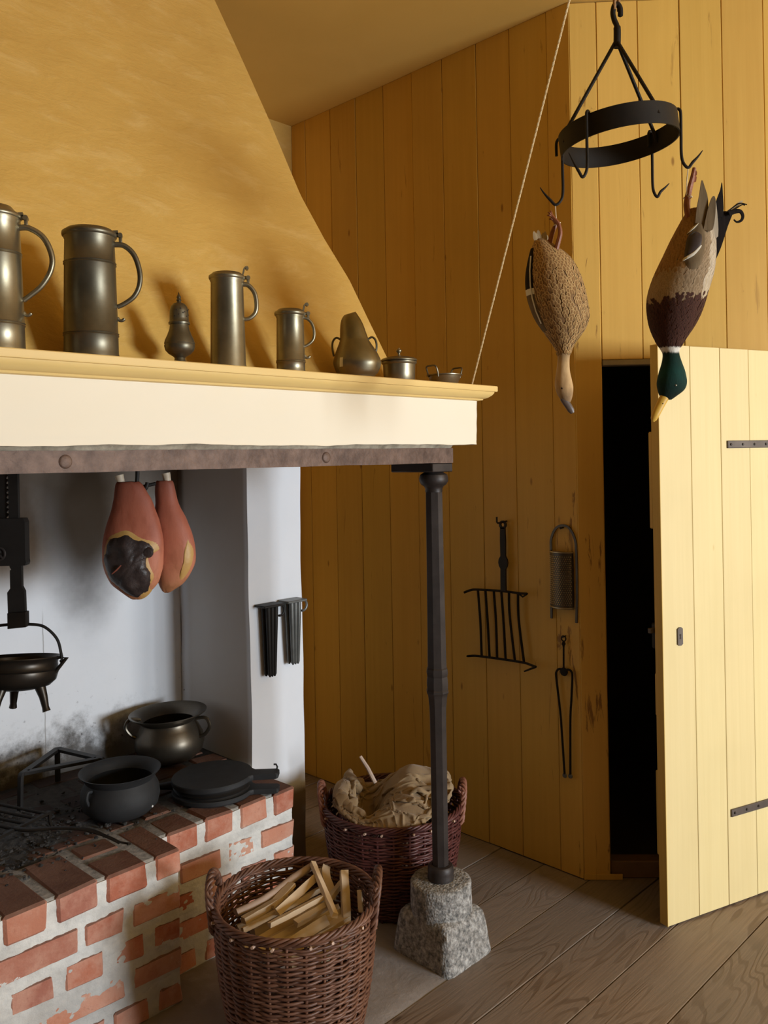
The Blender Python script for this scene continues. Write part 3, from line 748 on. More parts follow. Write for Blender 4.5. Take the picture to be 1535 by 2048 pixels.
t = thing('jug', 'bulbous pewter jug with slanting mouth and a white paper tag', 'jug', (1.664, 1.732, SZ), FACING, 'pewter vessels on the mantel shelf')
m = MB(); rg = []
jp = [(.010, .000, .050), (.022, .002, .058), (.045, .002, .0645), (.066, .001, .061), (.085, -.001, .054), (.100, -.003, .047), (.114, -.005, .041), (.132, -.008, .0375), (.152, -.011, .0335), (.168, -.014, .0285), (.180, -.016, .0225), (.189, -.016, .0165)]
for z, cx_, r in catmull(jp, 5):
    lobe = max(0, 1-abs(z-.05)/.06)
    sl = max(0, (z-.14)/.05)
    rg.append([(cx_+r*cos(a)*(1+.06*lobe*abs(cos(4*a))), r*sin(a)*.95, z-.002+.012*sl*cos(a)*0+.006*sl*sin(a+.9)) for a in [2*PI*i/56 for i in range(56)]])
m.loft([[(0.0+.03*cos(2*PI*i/56), .03*sin(2*PI*i/56), .0) for i in range(56)], [(.046*cos(2*PI*i/56), .046*sin(2*PI*i/56), .001) for i in range(56)]]+rg); m.build('body', M_PEWTER, t)
for s_ in (-1, 1):
    m = MB(); x0 = -.005+s_*.038
    m.tube(catmull([(x0, 0, .112), (x0+s_*.012, 0, .1185), (x0+s_*.022, 0, .110), (x0+s_*.025, 0, .092), (x0+s_*.021, 0, .066)], 7), .0030, 8); m.build('loop_handle', M_PEWTER_D, t)
m = MB(); R_ = Matrix.Rotation(-.62, 4, 'Z')
m.grid(4, 4, lambda u, v: tuple(R_ @ Vector(((u-.5)*.011, -.0700+.004*(v > .6)*(v-.6), .030+v*.026)))); m.build('paper_tag', M_LABEL, t, fix=False)

t = thing('lidded_pot', 'small round pewter pot with a knobbed lid', 'pot', (1.838, 1.73, SZ), FACING, 'pewter vessels on the mantel shelf')
m = MB(); m.lathe([(0, 0), (.044, 0), (.0465, .003), (.0475, .03), (.0485, .052), (.0525, .056), (.053, .060), (.050, .062), (0, .062)], 44); m.build('body', M_PEWTER, t)
m = MB(); m.lathe([(0, .0625), (.0535, .0625), (.0545, .066), (.052, .069), (.048, .071), (.030, .0755), (.012, .078), (.005, .079), (.0035, .083), (.004, .087), (.008, .091), (.0085, .095), (.006, .0985), (.002, .100), (.002, .102), (0, .103)], 44); m.build('lid', M_PEWTER, t)

t = thing('bowl', 'small shallow two handled pewter bowl at the right shelf end', 'bowl', (2.052, 1.735, SZ), FACING, 'pewter vessels on the mantel shelf')
m = MB(); m.lathe([(0, 0), (.036, 0), (.0405, .003), (.052, .030), (.057, .032), (.0575, .035), (.054, .0355), (.050, .031), (.038, .006), (0, .005)], 44); m.build('body', M_PEWTER, t)
for s_, a0 in ((-1, .75), (1, .75)):
    m = MB(); R_ = Matrix.Rotation(a0, 4, 'Z')
    pts = [(s_*.050, -.020, .026), (s_*.055, -.022, .044), (s_*.061, -.019, .058), (s_*.062, 0, .060), (s_*.061, .019, .058), (s_*.055, .022, .044), (s_*.050, .020, .026)]
    m.tube([tuple(R_ @ Vector(p)) for p in catmull(pts, 5)], .0027, 8); m.build('handle', M_PEWTER_D, t)

# ================================================================ HANGING FROM THE CEILING
m = MB()
P0, P1 = Vector((2.145, 1.70, 1.778)), Vector((1.84, .95, 3.185)); n = 90
m.tube([P0+(P1-P0)*(i/n) for i in range(n+1)], .0028, 6)
d1 = (P1-P0).normalized(); a1 = d1.orthogonal().normalized(); b1 = d1.cross(a1)
for ph in (0, PI/1.0):
    m.tube([P0+(P1-P0)*(i/400)+(a1*cos(i*.9+ph)+b1*sin(i*.9+ph))*.0022 for i in range(401)], .0014, 5)
m.tube([tuple(P0+Vector((.004*cos(a), .004*sin(a), -.001))) for a in [k*PI/6 for k in range(12)]], .0028, 6, closed=True)
tag(m.build('cord', M_ROPE, None), 'thin pale cord slanting up from the shelf end to the ceiling', 'cord')

RC = (1.780, .969, 2.282)
hg = thing('game_hanger', 'black iron hoop on three rods hung from a rope', 'hanger', RC, FACING)
TILT = Matrix.Rotation(math.radians(-6.6), 4, 'Y')
RR = .1335
def T3(p): return tuple(TILT @ Vector(p))
m = MB(); bh = .0245; n = 72
m.loft([[T3((r*cos(2*PI*i/n), r*sin(2*PI*i/n), z)) for i in range(n)] for r, z in ((RR-.0028, -bh), (RR, -bh), (RR, bh), (RR-.0028, bh), (RR-.0028, -bh))], caps=False); m.build('hoop', M_IRON_B, hg)
apex = (.0, .0, .222)
for a in (3.30, -1.15, .55):
    p = T3((RR*cos(a)*.985, RR*sin(a)*.985, -.004)); q = T3((RR*cos(a)*.97, RR*sin(a)*.97, .022))
    m = MB(); m.tube([apex, (q[0]*.96, q[1]*.96, q[2]), p], .0042, 8); m.build('rod', M_IRON_B, hg)
m = MB(); m.tube(catmull([(.001, 0, .205), (.002, 0, .25), (-.004, 0, .268), (-.007, 0, .285), (-.003, 0, .302), (.004, 0, .304), (.010, 0, .294), (.010, 0, .276)], 6), [.0085]*7+[.0062]*35+[.0035], 10); m.build('hook', M_IRON_B, hg)
m = MB()
for s_ in (-1, 1):
    m.tube([(.0015+s_*.004+.002*sin(i*.35+s_), s_*.003, .290+i*.0155) for i in range(40)], .0042, 7)
m.build('rope', M_ROPE_B, hg)
m = MB(); m.lathe([(0, -.012), (.012, -.010), (.016, 0), (.012, .010), (0, .012)], 16, mat=Matrix.Translation((.001, 0, .890)) @ Matrix.Rotation(PI/2, 4, 'X')); m.box((-.012, -.02, .893), (.014, .02, .906), .003); m.build('pulley', M_IRON, hg)

def s_hook(label, a, shank, side, w, tip, r=.0034, out=1):
    """hangs over the hoop at angle a: small bend on top, shank down, big open bend to the given side"""
    q = Vector(T3((RR*cos(a), RR*sin(a), bh))); rad = Vector((cos(a), sin(a), 0))*out
    B = Vector((Matrix.Rotation(FACING, 3, 'Z') @ q))+Vector(RC)
    t = thing('meat_hook', label, 'hook', B, FACING, 'meat hooks on the iron hoop')
    o = rad*.0065
    pts = [(-o.x*1.1, -o.y*1.1, -.034), (-o.x*1.1, -o.y*1.1, -.006), (-o.x*.6, -o.y*.6, .0035), (0, 0, .0058), (o.x*.6, o.y*.6, .0035), (o.x, o.y, -.006), (o.x, o.y, -shank*.55)]
    pts += [(o.x, o.y, -shank), (o.x+side*w*.15, o.y, -shank-.020), (o.x+side*w*.5, o.y, -shank-.030), (o.x+side*w*.85, o.y, -shank-.018), (o.x+side*(w+.008), o.y, -shank-.018+tip*.5), (o.x+side*(w+.018), o.y, -shank-.018+tip)]
    pp = catmull(pts, 6); n = len(pp)
    m = MB(); m.tube(pp, [r if i < n-12 else r*(1-.8*(i-n+12)/12) for i in range(n)], 9); m.build('bent_rod', M_IRON_B, t)
    return t
s_hook('meat hook at the left of the hoop holding the brown duck', 2.74, .121, -1, .036, .030, out=-1)
s_hook('empty meat hook on the near left of the hoop, bent inward', -2.32, .110, -1, .022, .042)
s_hook('empty meat hook hanging from the far side of the hoop', .675, .121, 1, .022, .020)
s_hook('meat hook at the right of the hoop holding the drake', -.30, .098, 1, .030, .026)

# ================================================================ DEAD GAME AND HAMS
class Body:
    """lofted animal body; rows (y, left, right, depth share) drawn downwards in units of 1/s metre about (ox, oy)"""
    def __init__(b, rows, ox, oy, s, sub=4, yoff=0.0):
        b.ox, b.oy, b.s = ox, oy, s
        q = [(-(y-oy)/s, ((l+r)/2-ox)/s-.018*(y-oy)/s, (r-l)/2/s, (r-l)/2/s*k, (y-rows[0][0])/(rows[-1][0]-rows[0][0]), yoff+(row[4] if len(row) > 4 else 0)) for row in rows for (y, l, r, k) in [row[:4]]]
        b.q = catmull(q, sub)
    def xz(b, px, py): return ((px-b.ox)/b.s-.018*(py-b.oy)/b.s, -(py-b.oy)/b.s)
    def at(b, z):
        Q = b.q
        for A, B in zip(Q, Q[1:]):
            if B[0] <= z <= A[0]:
                k = (A[0]-z)/(A[0]-B[0]+1e-9); return tuple(x+(y-x)*k for x, y in zip(A, B))
        return Q[0] if z > Q[0][0] else Q[-1]
    def surf(b, z, th, off=0):
        _, cx, a, d, t, yo = b.at(z); return (cx+(a+off)*cos(th), yo+(d+off)*sin(th), z)
    def front(b, px, py, off=0):
        x, z = b.xz(px, py); _, cx, a, d, t, yo = b.at(z); k = max(-.98, min(.98, (x-cx)/max(a, 1e-4)))
        return (x, yo-(d)*math.sqrt(1-k*k)-off, z)
    def mesh(b, n=40, wob=0, rough=0):
        m = MB(); rings = []; at = []
        for i, (z, cx, a, d, t, yo) in enumerate(b.q):
            rings.append([(cx+(a*(1+wob*nz(k*.6, z*40, 1)))*cos(2*PI*k/n), yo+d*(1+wob*nz(k*.5, z*40, 2))*sin(2*PI*k/n), z+rough*nz(k*.7, z*60, 3)) for k in range(n)]); at.append(t+.001)
        m.loft(rings, at); return m
def patch(body, out, off, n=5, mid=.0):
    """thin domed cover lying on the body's near face, with outline out in drawing units"""
    m = MB(); cx = sum(p[0] for p in out)/len(out); cy = sum(p[1] for p in out)/len(out); rows = []
    vs = [body.front(cx, cy, off+mid)]; k = len(out); fs = []
    for j in range(1, n+1):
        f = j/n
        vs += [body.front(cx+(x-cx)*f, cy+(y-cy)*f, (off+mid*(1-f*f)) if j < n else -.0015) for x, y in out]
    fs += [(0, 1+(i+1) % k, 1+i) for i in range(k)]
    for j in range(n-1):
        a = 1+j*k; b_ = a+k
        fs += [(a+i, a+(i+1) % k, b_+(i+1) % k, b_+i) for i in range(k)]
    return m.add(vs, fs)
def leaf(m, base, tip, side, nrm, w, cup=.15, rim0=0.0):
    """one feather: pointed oval with raised tip, value 0 on the shaft and 1 on the rim"""
    b, t = Vector(base), Vector(tip); s_ = Vector(side)*w; n = Vector(nrm)*w*cup; d = t-b
    P = [b, b+d*.35+n, b+d*.75+n, t]; L = [b+d*.3-s_*.8, b+d*.65-s_, b+d*.9-s_*.55]; R = [b+d*.3+s_*.8, b+d*.65+s_, b+d*.9+s_*.55]
    m.add(P+L+R, [(0, 1, 4), (0, 7, 1), (1, 2, 5, 4), (1, 7, 8, 2), (2, 3, 6), (2, 6, 5), (2, 9, 3), (2, 8, 9)], [rim0+.001, rim0, rim0, 1, .8, 1, 1, .8, 1, 1])
def fan(m, pts, th=.0012):
    """flat stiff feather with an outline pts (x, y, z) and thickness"""
    n = len(pts); m.add([(x, y-th, z) for x, y, z in pts]+[(x, y+th, z) for x, y, z in pts], [tuple(range(n)), tuple(range(n, 2*n))[::-1]]+[(i, (i+1) % n, n+(i+1) % n, n+i) for i in range(n)])
def limb(b, pts, r, y=0.0): return [(*[c for c in (b.xz(px, py)[0],)], y, b.xz(px, py)[1]) for px, py in pts]

M_HEN = banded('brown duck plumage', 't', [(0, (.30, .19, .09)), (.25, (.27, .155, .07)), (.62, (.29, .165, .075)), (.70, (.34, .22, .11)), (.76, (.56, .37, .18)), (.9, (.54, .35, .17)), (.97, (.30, .19, .10))], (.62, .56, .5), 46)
M_HENF = banded('buff edged brown feathers', 't', [(0, (.22, .115, .042)), (.45, (.33, .185, .072)), (.75, (.53, .335, .14)), (1, (.60, .40, .18))], (.75, .7, .65), 60, wob=.25)
M_DRAKE = banded('drake plumage', 't', [(0, (.30, .25, .18)), (.06, (.30, .235, .16)), (.30, (.31, .235, .16)), (.47, (.30, .20, .125)), (.52, (.085, .032, .022)), (.725, (.058, .022, .016)), (.735, (.70, .66, .58)), (.752, (.70, .66, .58)), (.762, (.006, .020, .014)), (.86, (.008, .045, .036)), (1, (.008, .014, .010))], (.72, .66, .6), 70, wob=.035)
M_WINGG = simple('grey brown wing feathers', (.10, .068, .036), (.18, .125, .068), 30, .8, st=(2, 1, .3), bs=60, bstr=.4, spec=.12)
M_WINGP = simple('pale flank feathers', (.38, .31, .22), (.52, .44, .33), 24, .8, st=(2, 1, .3), bs=60, bstr=.4, spec=.12)
M_FLANK = simple('chestnut flank feathers', (.20, .105, .042), (.28, .155, .07), 24, .8, st=(2, 1, .3), bs=60, bstr=.4, spec=.12)
M_SPEC = simple('dark blue wing patch', (.020, .014, .018), (.045, .030, .036), 30, .45, bs=50)
M_BLACKF = simple('black tail feathers', (.006, .004, .0035), (.016, .011, .009), 30, .85, spec=.15, st=(2, 2, .3), bs=60, bstr=.4)
M_WHITEF = simple('white feather bar', (.60, .55, .45), (.74, .69, .58), 40, .7, spec=.12)
M_BUFFF = simple('buff tail feathers', (.40, .29, .16), (.58, .47, .30), 40, .7, st=(2, 2, .3), spec=.12)
M_LEG = simple('orange brown duck leg', (.17, .045, .014), (.27, .075, .022), 60, .5, bs=160, bstr=.4)
M_BILLG = simple('grey brown bill', (.09, .065, .055), (.15, .11, .09), 30, .4)
M_BILLY = simple('yellow bill', (.62, .36, .045), (.70, .42, .07), 30, .4)

# brown duck
S_ = 850.0
hen = Body([(478, 1072, 1092, .7), (490, 1066, 1104, .75), (502, 1063, 1124, .8), (520, 1060, 1142, .85), (545, 1057, 1156, .88), (570, 1057, 1165, .9), (600, 1061, 1172, .92), (635, 1072, 1177, .9), (660, 1086, 1169, .9), (685, 1103, 1151, .95), (700, 1112, 1143, 1), (715, 1115, 1139, 1), (740, 1113, 1139, 1), (760, 1110, 1143, .9), (775, 1110, 1146, .85), (790, 1115, 1145, .8), (802, 1123, 1142, .75), (808, 1129, 1138, .7)], 1113, 570, S_)
t = thing('duck', 'brown speckled hen duck hanging head down from the left hook', 'duck', (1.711, 1.097, 1.950), FACING, 'ducks hung from the hoop')
hen.mesh(44, .012).build('body', M_HEN, t, ang=70)
m = MB(); rows = 34
for j in range(rows):
    f = j/(rows-1); z = hen.xz(0, 496)[1]+(hen.xz(0, 712)[1]-hen.xz(0, 496)[1])*f
    a = hen.at(z)[2]; cnt = max(8, int(2*PI*a/.0088)); L = .017-.005*f
    for i in range(cnt):
        th = 2*PI*(i+.5*(j % 2))/cnt+random.uniform(-.10, .10); zz = z+random.uniform(-.002, .002)
        p = Vector(hen.surf(zz, th, .0004)); q = Vector(hen.surf(zz+L, th+random.uniform(-.05, .05), .0017)); nr = Vector((cos(th), sin(th), 0)); sd = Vector((-sin(th), cos(th), 0))
        leaf(m, p, q, sd, nr, .0056-.0010*f, .12, .0)
tag(m.build('contour_feathers', M_HENF, t, ang=80, fix=False), kind='stuff')
for y0, y1, nm, mt_ in ((497, 580, 'wing', M_BLACKF), (580, 592, 'wing_bar', M_WHITEF), (592, 664, 'wing', M_WINGG)):
    m = MB()
    def wing(u, v, y0=y0, y1=y1):
        py = y0+(y1-y0)*v; z = hen.xz(0, py)[1]; th = math.radians(176+u*34); tap = sin(PI*min(1, max(0, (py-490)/180)))
        return hen.surf(z, th, (.0075*(1-u)**.5*(.25+.75*tap)+.0012) if 0 < u < 1 else -.001+(.0065*tap if u == 0 else 0))
    m.grid(8, 14, wing); m.build(nm, mt_, t, fix=False)
m = MB(); m.tube([hen.surf(hen.xz(0, py)[1], math.radians(203), .0062) for py in (515, 545, 575, 600, 625, 650)], .0016, 6); m.build('wing_edge', M_WHITEF, t)
for px, py, bx, w_ in ((1067, 462, 1076, .006), (1076, 459, 1080, .0065), (1086, 464, 1086, .006), (1094, 468, 1092, .0055), (1072, 466, 1084, .006), (1090, 462, 1088, .006)):
    m = MB(); x0, z0 = hen.xz(bx, 500); x1, z1 = hen.xz(px, py); yy = random.uniform(-.008, .006)
    leaf(m, (x0, yy-.004, z0), (x1, yy, z1), (1, 0, 0), (0, -1, 0), w_, .2); m.build('tail_feather', M_BUFFF, t, fix=False)
for pts, y_ in (([(1106, 512), (1112, 490), (1116, 472), (1113, 455), (1106, 445), (1098, 436)], -.024), ([(1096, 500), (1100, 478), (1105, 462), (1110, 450), (1104, 440)], -.010)):
    m = MB(); pp = catmull(limb(hen, pts, 0, y_), 5); n = len(pp); m.tube(pp, [.0062-.0022*i/n for i in range(n)], 8); lg = m.build('leg', M_LEG, t)
    m = MB(); x, z = hen.xz(pts[-1][0]+2, pts[-1][1]+3)
    for dxx, dzz in ((-.004, .014), (-.010, .010), (-.012, .003)): m.tube([(x, y_, z), (x+dxx*.6, y_-.003, z+dzz*.7), (x+dxx, y_-.001, z+dzz)], [.003, .0024, .0012], 6)
    m.build('foot', M_LEG, lg)
m = MB(); bl = [(1126, 796, .010), (1131, 805, .0095), (1137, 814, .009), (1142, 822, .0085), (1145, 827, .005)]
rings = []
for px, py, r in bl:
    x, z = hen.xz(px, py); rings.append([(x+r*.80*cos(a), r*.62*sin(a)-.002, z+r*.45*cos(a)) for a in [2*PI*i/16 for i in range(16)]])
m.loft(rings); m.build('bill', M_BILLG, t)
m = MB(); x, z = hen.xz(1119, 782); p = hen.front(1121, 778, -.001); m.lathe([(0, -.002), (.0022, -.001), (.0024, .001), (0, .0022)], 10, mat=Matrix.Translation(p) @ Matrix.Rotation(PI/2, 4, 'X')); m.build('eye', M_BLACKF, t)
m = MB(); a_, b_ = hen.xz(1112, 409), hen.xz(1111, 450)
m.tube([(a_[0]+.001, .014, a_[1]-.006), (a_[0], .010, a_[1]), (a_[0]-.001, 0, (a_[1]+b_[1])/2), (b_[0], -.014, b_[1])], .0013, 6); m.tube([(b_[0]+.0075*cos(k*PI/6), -.017+.0075*sin(k*PI/6), b_[1]-.003+.0030*cos(k*PI/6)) for k in range(12)], .0014, 6, closed=True)
m.build('twine', M_TWINE, t)

# drake
dr = Body([(418, 1380, 1414, .7), (428, 1371, 1420, .75), (445, 1361, 1424, .8), (480, 1342, 1428, .85), (510, 1328, 1428, .88), (545, 1311, 1424, .9), (575, 1300, 1415, .9), (600, 1295, 1408, .92), (630, 1296, 1398, .92), (655, 1301, 1385, .95), (680, 1311, 1368, 1), (697, 1320, 1359, 1), (708, 1325, 1357, 1), (725, 1323, 1362, .95), (745, 1317, 1369, .85), (765, 1313, 1372, .8), (780, 1315, 1367, .75), (792, 1319, 1352, .7), (799, 1325, 1342, .6)], 1340, 600, 867.0)
t = thing('duck', 'grey and chestnut drake with green head hanging from the right hook', 'duck', (1.860, .888, 1.902), FACING, 'ducks hung from the hoop')
dr.mesh(48, .010).build('body', M_DRAKE, t, ang=70)
# plumage: overlapping feathers, the colour band of each chosen by where it grows
M_PLUM = banded('drake feathers', 't', [(0, (.22, .115, .036)), (.15, (.34, .19, .072)), (.2, (.19, .125, .065)), (.35, (.33, .235, .14)), (.4, (.40, .315, .195)), (.55, (.52, .43, .32)), (.6, (.038, .014, .010)), (.75, (.075, .030, .018)), (.8, (.28, .185, .095)), (.95, (.37, .26, .145))], (.8, .75, .7), 60, wob=.02)
m = MB(); fr = random.Random(4)
for j in range(58):
    f = j/57; py = 424+272*f; z = dr.xz(0, py)[1]; a = dr.at(z)[2]; cnt = max(14, int(2*PI*a/.0085))
    for i in range(cnt):
        th = 2*PI*(i+.5*(j % 2))/cnt+fr.uniform(-.08, .08); k = .5+.5*cos(th); near = sin(th) < .25
        pj = py+fr.uniform(-9, 9)
        if pj > 614-10*k: band, L, w_ = .6, .013, .0046
        elif k > .76+.05*f: band, L, w_ = .4, .034, .0060
        elif k > .36+.16*abs(f-.35) and pj < 590: band, L, w_ = .2, .036, .0062
        elif pj > 585 and k > .45: band, L, w_ = .2, .022, .0056
        elif pj > 560: band, L, w_ = .8, .018, .0052
        else: band, L, w_ = 0, .022, .0056
        if not near: L = .02
        p = dr.surf(z, th, .0004); tz = z+L*(1 if pj > 450 else .5); q = dr.surf(min(tz, dr.q[0][0]), th+fr.uniform(-.03, .03), .0015)
        n0 = len(m.a); leaf(m, p, q, (-sin(th), cos(th), 0), (cos(th), sin(th), 0), w_, .07)
        m.a[n0:] = [band+.145*v+.002 for v in m.a[n0:]]
tag(m.build('contour_feathers', M_PLUM, t, ang=80, fix=False), kind='stuff')
def pl_patch(nm, mat, out, off, mid=.003, par=None): return patch(dr, catmull(out+[out[0]], 4)[:-1], off, 6, mid).build(nm, mat, par or t, fix=False, ang=70)
w1 = pl_patch('wing', M_WINGG, [(1384, 432), (1372, 466), (1358, 505), (1350, 540), (1362, 556), (1382, 545), (1394, 505), (1398, 460), (1394, 430)], .0030, .004)
w2 = w1
pl_patch('speculum', M_SPEC, [(1376, 470), (1362, 482), (1355, 505), (1352, 528), (1372, 520), (1384, 505), (1388, 480)], .0095, .003, w1)
pl_patch('white_bar', M_WHITEF, [(1347, 534), (1350, 527), (1366, 517), (1384, 501), (1384, 506), (1368, 524)], .0105, .0015, w1)
pl_patch('white_bar', M_WHITEF, [(1360, 478), (1372, 464), (1384, 455), (1381, 460), (1372, 469)], .0100, .0012, w1)
def feather(nm, mat, out, y, par=None):
    m = MB(); fan(m, [(dr.xz(px, py)[0], y, dr.xz(px, py)[1]) for px, py in catmull(out+[out[0]], 3)[:-1]]); return m.build(nm, mat, par or t, smooth=False)
feather('wing_tip', M_WINGG, [(1376, 480), (1379, 435), (1385, 402), (1390, 372), (1396, 386), (1402, 408), (1402, 440), (1400, 480)], -.038, w1)
feather('wing_tip', M_WINGG, [(1392, 470), (1400, 432), (1408, 408), (1414, 406), (1416, 426), (1410, 470)], -.042, w1)
feather('wing_tip', M_WINGP, [(1412, 480), (1415, 430), (1419, 400), (1424, 430), (1426, 480)], -.026, w2)
tl = feather('tail', M_BLACKF, [(1420, 548), (1425, 500), (1426, 440), (1430, 424), (1446, 422), (1467, 424), (1458, 452), (1444, 495), (1430, 528), (1422, 556)], .010)
feather('tail_feather', M_BLACKF, [(1429, 432), (1432, 405), (1441, 380), (1444, 365), (1446, 390), (1447, 428), (1438, 436)], .004, tl)
feather('tail_feather', M_BLACKF, [(1424, 500), (1434, 470), (1448, 440), (1464, 425), (1450, 470), (1430, 525)], .020, tl)
feather('tail_feather', M_BUFFF, [(1452, 424), (1464, 416), (1478, 405), (1487, 402), (1482, 409), (1466, 421)], .006, tl)
for pts in ([(1456, 424), (1466, 416), (1480, 408), (1494, 411)], [(1460, 426), (1474, 417), (1484, 411), (1490, 412)]):
    m = MB(); m.tube([(dr.xz(px, py)[0], .003, dr.xz(px, py)[1]) for px, py in catmull(pts, 5)], .0014, 6); m.build('tail_plume', M_BLACKF, tl)
m = MB(); cpt = [(1458, 428), (1470, 424), (1481, 424), (1486, 433), (1483, 442), (1474, 445), (1468, 440)]
pp = [(dr.xz(px, py)[0], .004, dr.xz(px, py)[1]) for px, py in catmull(cpt, 6)]; n = len(pp); m.tube(pp, [.0062*(1-.75*i/n) for i in range(n)], 8, flat=.5, ref=(0, 1, 0)); m.build('curled_feather', M_BLACKF, tl)
for pts, y_ in (([(1372, 440), (1368, 415), (1370, 398), (1374, 380), (1380, 358), (1384, 340)], -.012), ([(1380, 445), (1376, 415), (1378, 392), (1384, 366), (1389, 345)], .006)):
    m = MB(); pp = catmull(limb(dr, pts, 0, y_), 5); n = len(pp); m.tube(pp, [.0072-.0030*i/n for i in range(n)], 8); lg = m.build('leg', M_LEG, t)
    x, z = dr.xz(*pts[-2]); x2, z2 = dr.xz(*pts[-1]); m = MB(); m.prism([(x-.004, z), (x2-.004, z2-.004), (x2, z2), (x2+.006, z2-.010), (x+.010, z+.004)], (y_-.0012, y_+.0012)); m.build('foot', M_LEG, lg, smooth=False)
m = MB(); rings = []
for px, py, r in ((1331, 788, .0125), (1325, 798, .0115), (1318, 812, .0105), (1311, 826, .0100), (1306, 837, .0080), (1304, 842, .0035)):
    x, z = dr.xz(px, py); rings.append([(x+r*.85*cos(a), r*.7*sin(a)-.002, z-r*.4*cos(a)) for a in [2*PI*i/16 for i in range(16)]])
m.loft(rings); bi = m.build('bill', M_BILLY, t)
m = MB(); x, z = dr.xz(1322, 807); m.lathe([(0, .001), (.0014, .0006), (.0016, -.001)], 8, mat=Matrix.Translation((x, -.0092, z)) @ Matrix.Rotation(PI/2, 4, 'X')); m.build('nostril', M_BLACKF, bi)
m = MB(); p = dr.front(1343, 772, -.0008); m.lathe([(0, -.002), (.0024, -.001), (.0026, .001), (0, .0024)], 10, mat=Matrix.Translation(p) @ Matrix.Rotation(PI/2, 4, 'X')); m.build('eye', M_PEWTER_D, t)
m = MB(); a_, b_ = dr.xz(1362, 347), dr.xz(1371, 397)
m.tube([(a_[0], -.043, a_[1]), (a_[0]+.001, -.030, (a_[1]+b_[1])/2), (b_[0]-.004, -.014, b_[1])], .0013, 6); m.tube([(b_[0]+.002+.0085*cos(k*PI/6), -.006+.0125*sin(k*PI/6), b_[1]) for k in range(12)], .0014, 6, closed=True)
m.build('twine', M_TWINE, t)

# two hams in the smoke
HS = 650.0
M_RIND = banded('red brown ham rind', 't', [(0, (.25, .075, .045)), (.18, (.36, .105, .06)), (.5, (.48, .15, .085)), (.75, (.56, .21, .12)), (1, (.50, .22, .10))], (.62, .50, .45), 26, .55, (1, 1, .45), .35, 0, .3)
M_MEAT = simple('dark smoked meat', (.022, .015, .014), (.06, .042, .038), 26, .45, bs=60, bstr=.6, bd=.004)
M_FAT = simple('yellow ham fat', (.50, .27, .07), (.60, .36, .12), 20, .5, bs=60, bstr=.4)
hm1 = Body([(963, 234, 278, .6), (968, 231, 284, .6), (984, 229, 294, .55), (1000, 227, 303, .5), (1030, 219, 314, .48), (1060, 210, 323, .47), (1090, 205, 327, .48), (1120, 205, 326, .48), (1145, 211, 323, .48), (1165, 222, 316, .48), (1182, 240, 302, .5), (1194, 257, 286, .5), (1198, 266, 278, .4)], 293, 1080, HS, 3)
hm2 = Body([(963, 302, 334, .7), (968, 300, 337, .7), (985, 299, 341, .7), (1010, 300, 347, .75), (1040, 296, 362, .7), (1070, 296, 374, .65), (1100, 298, 381, .62), (1130, 300, 381, .62), (1155, 303, 371, .62), (1175, 307, 355, .62), (1188, 313, 336, .6), (1192, 319, 328, .5)], 293, 1080, HS, 3, .062)
hloc = (1.344, 2.344, 1.311)
for b, lab, front in ((hm1, 'smoked ham with dark cut face hanging at the front', True), (hm2, 'plain red smoked ham hanging behind the one with dark cut face', False)):
    t = thing('ham', lab, 'ham', hloc, FACING, 'hams hung in the chimney')
    b.mesh(44, .02, .002).build('rind', M_RIND, t, ang=70)
    if front:
        cut = catmull([(214, 1096), (228, 1076), (258, 1063), (286, 1078), (312, 1088), (315, 1102), (300, 1114), (303, 1132), (308, 1152), (298, 1180), (280, 1194), (262, 1190), (240, 1174), (222, 1154), (212, 1125), (214, 1096)], 4)[:-1]
        cx, cy = 260, 1128
        patch(b, [(cx+(x-cx)*1.13, cy+(y-cy)*1.10-2) for x, y in cut], .003, 6, .002).build('fat_rim', M_FAT, t, fix=False, ang=70)
        m = patch(b, cut, .008, 8, .012)
        m.v = [(x+.003*nz(x*90, z*90, 1), y+.006*nz(x*70, z*60, 4), z+.003*nz(z*80, x*70, 2)) for x, y, z in m.v]; cf = m.build('cut_face', M_MEAT, t, fix=False, ang=70)
        m = MB(); p = Vector(b.front(304, 1102, .010)); m.lathe([(0, .012), (.012, .009), (.017, 0), (.012, -.010), (0, -.012)], 16, mat=Matrix.Translation(p) @ Matrix.Rotation(PI/2, 4, 'X')); m.build('bone_end', M_MEAT, cf)
        m = MB(); m.tube([b.front(px, py, .022) for px, py in ((236, 1142), (246, 1134), (255, 1125))], [.003, .0045, .003], 8, flat=.5); m.build('pink_streak', M_RIND, cf)
    else:
        patch(b, catmull([(370, 1078), (380, 1100), (379, 1130), (370, 1152), (356, 1172), (352, 1160), (361, 1130), (364, 1100), (370, 1078)], 4)[:-1], .0015, 4, .001).build('fat_rim', M_FAT, t, fix=False, ang=70)
    m = MB(); pts = [(246, 985), (242, 965), (238, 950)] if front else [(322, 985), (324, 962), (321, 948)]
    x0 = [(b.xz(*p)[0], (.0 if front else .062), b.xz(*p)[1]) for p in pts]
    m.tube(x0, [.013, .012, .014], 10); m.build('bone', M_BONE, t)
t = thing('ham_hook', 'black iron rod and hook that the two hams hang from', 'hook', (1.344-.006, 2.344+.028, 1.311), FACING)
m = MB(); m.tube(catmull([(-.004, 0, 1.58), (-.004, 0, .6), (-.004, 0, .25), (-.006, 0, .17), (.004, 0, .150), (.020, 0, .158), (.026, 0, .176)], 6), .0065, 10); m.build('rod', M_IRON, t)
m = MB(); m.tube([(-.046, -.012, .170), (-.004, .004, .160), (.046, .020, .172)], .0055, 10); m.build('cross_pin', M_IRON, t)

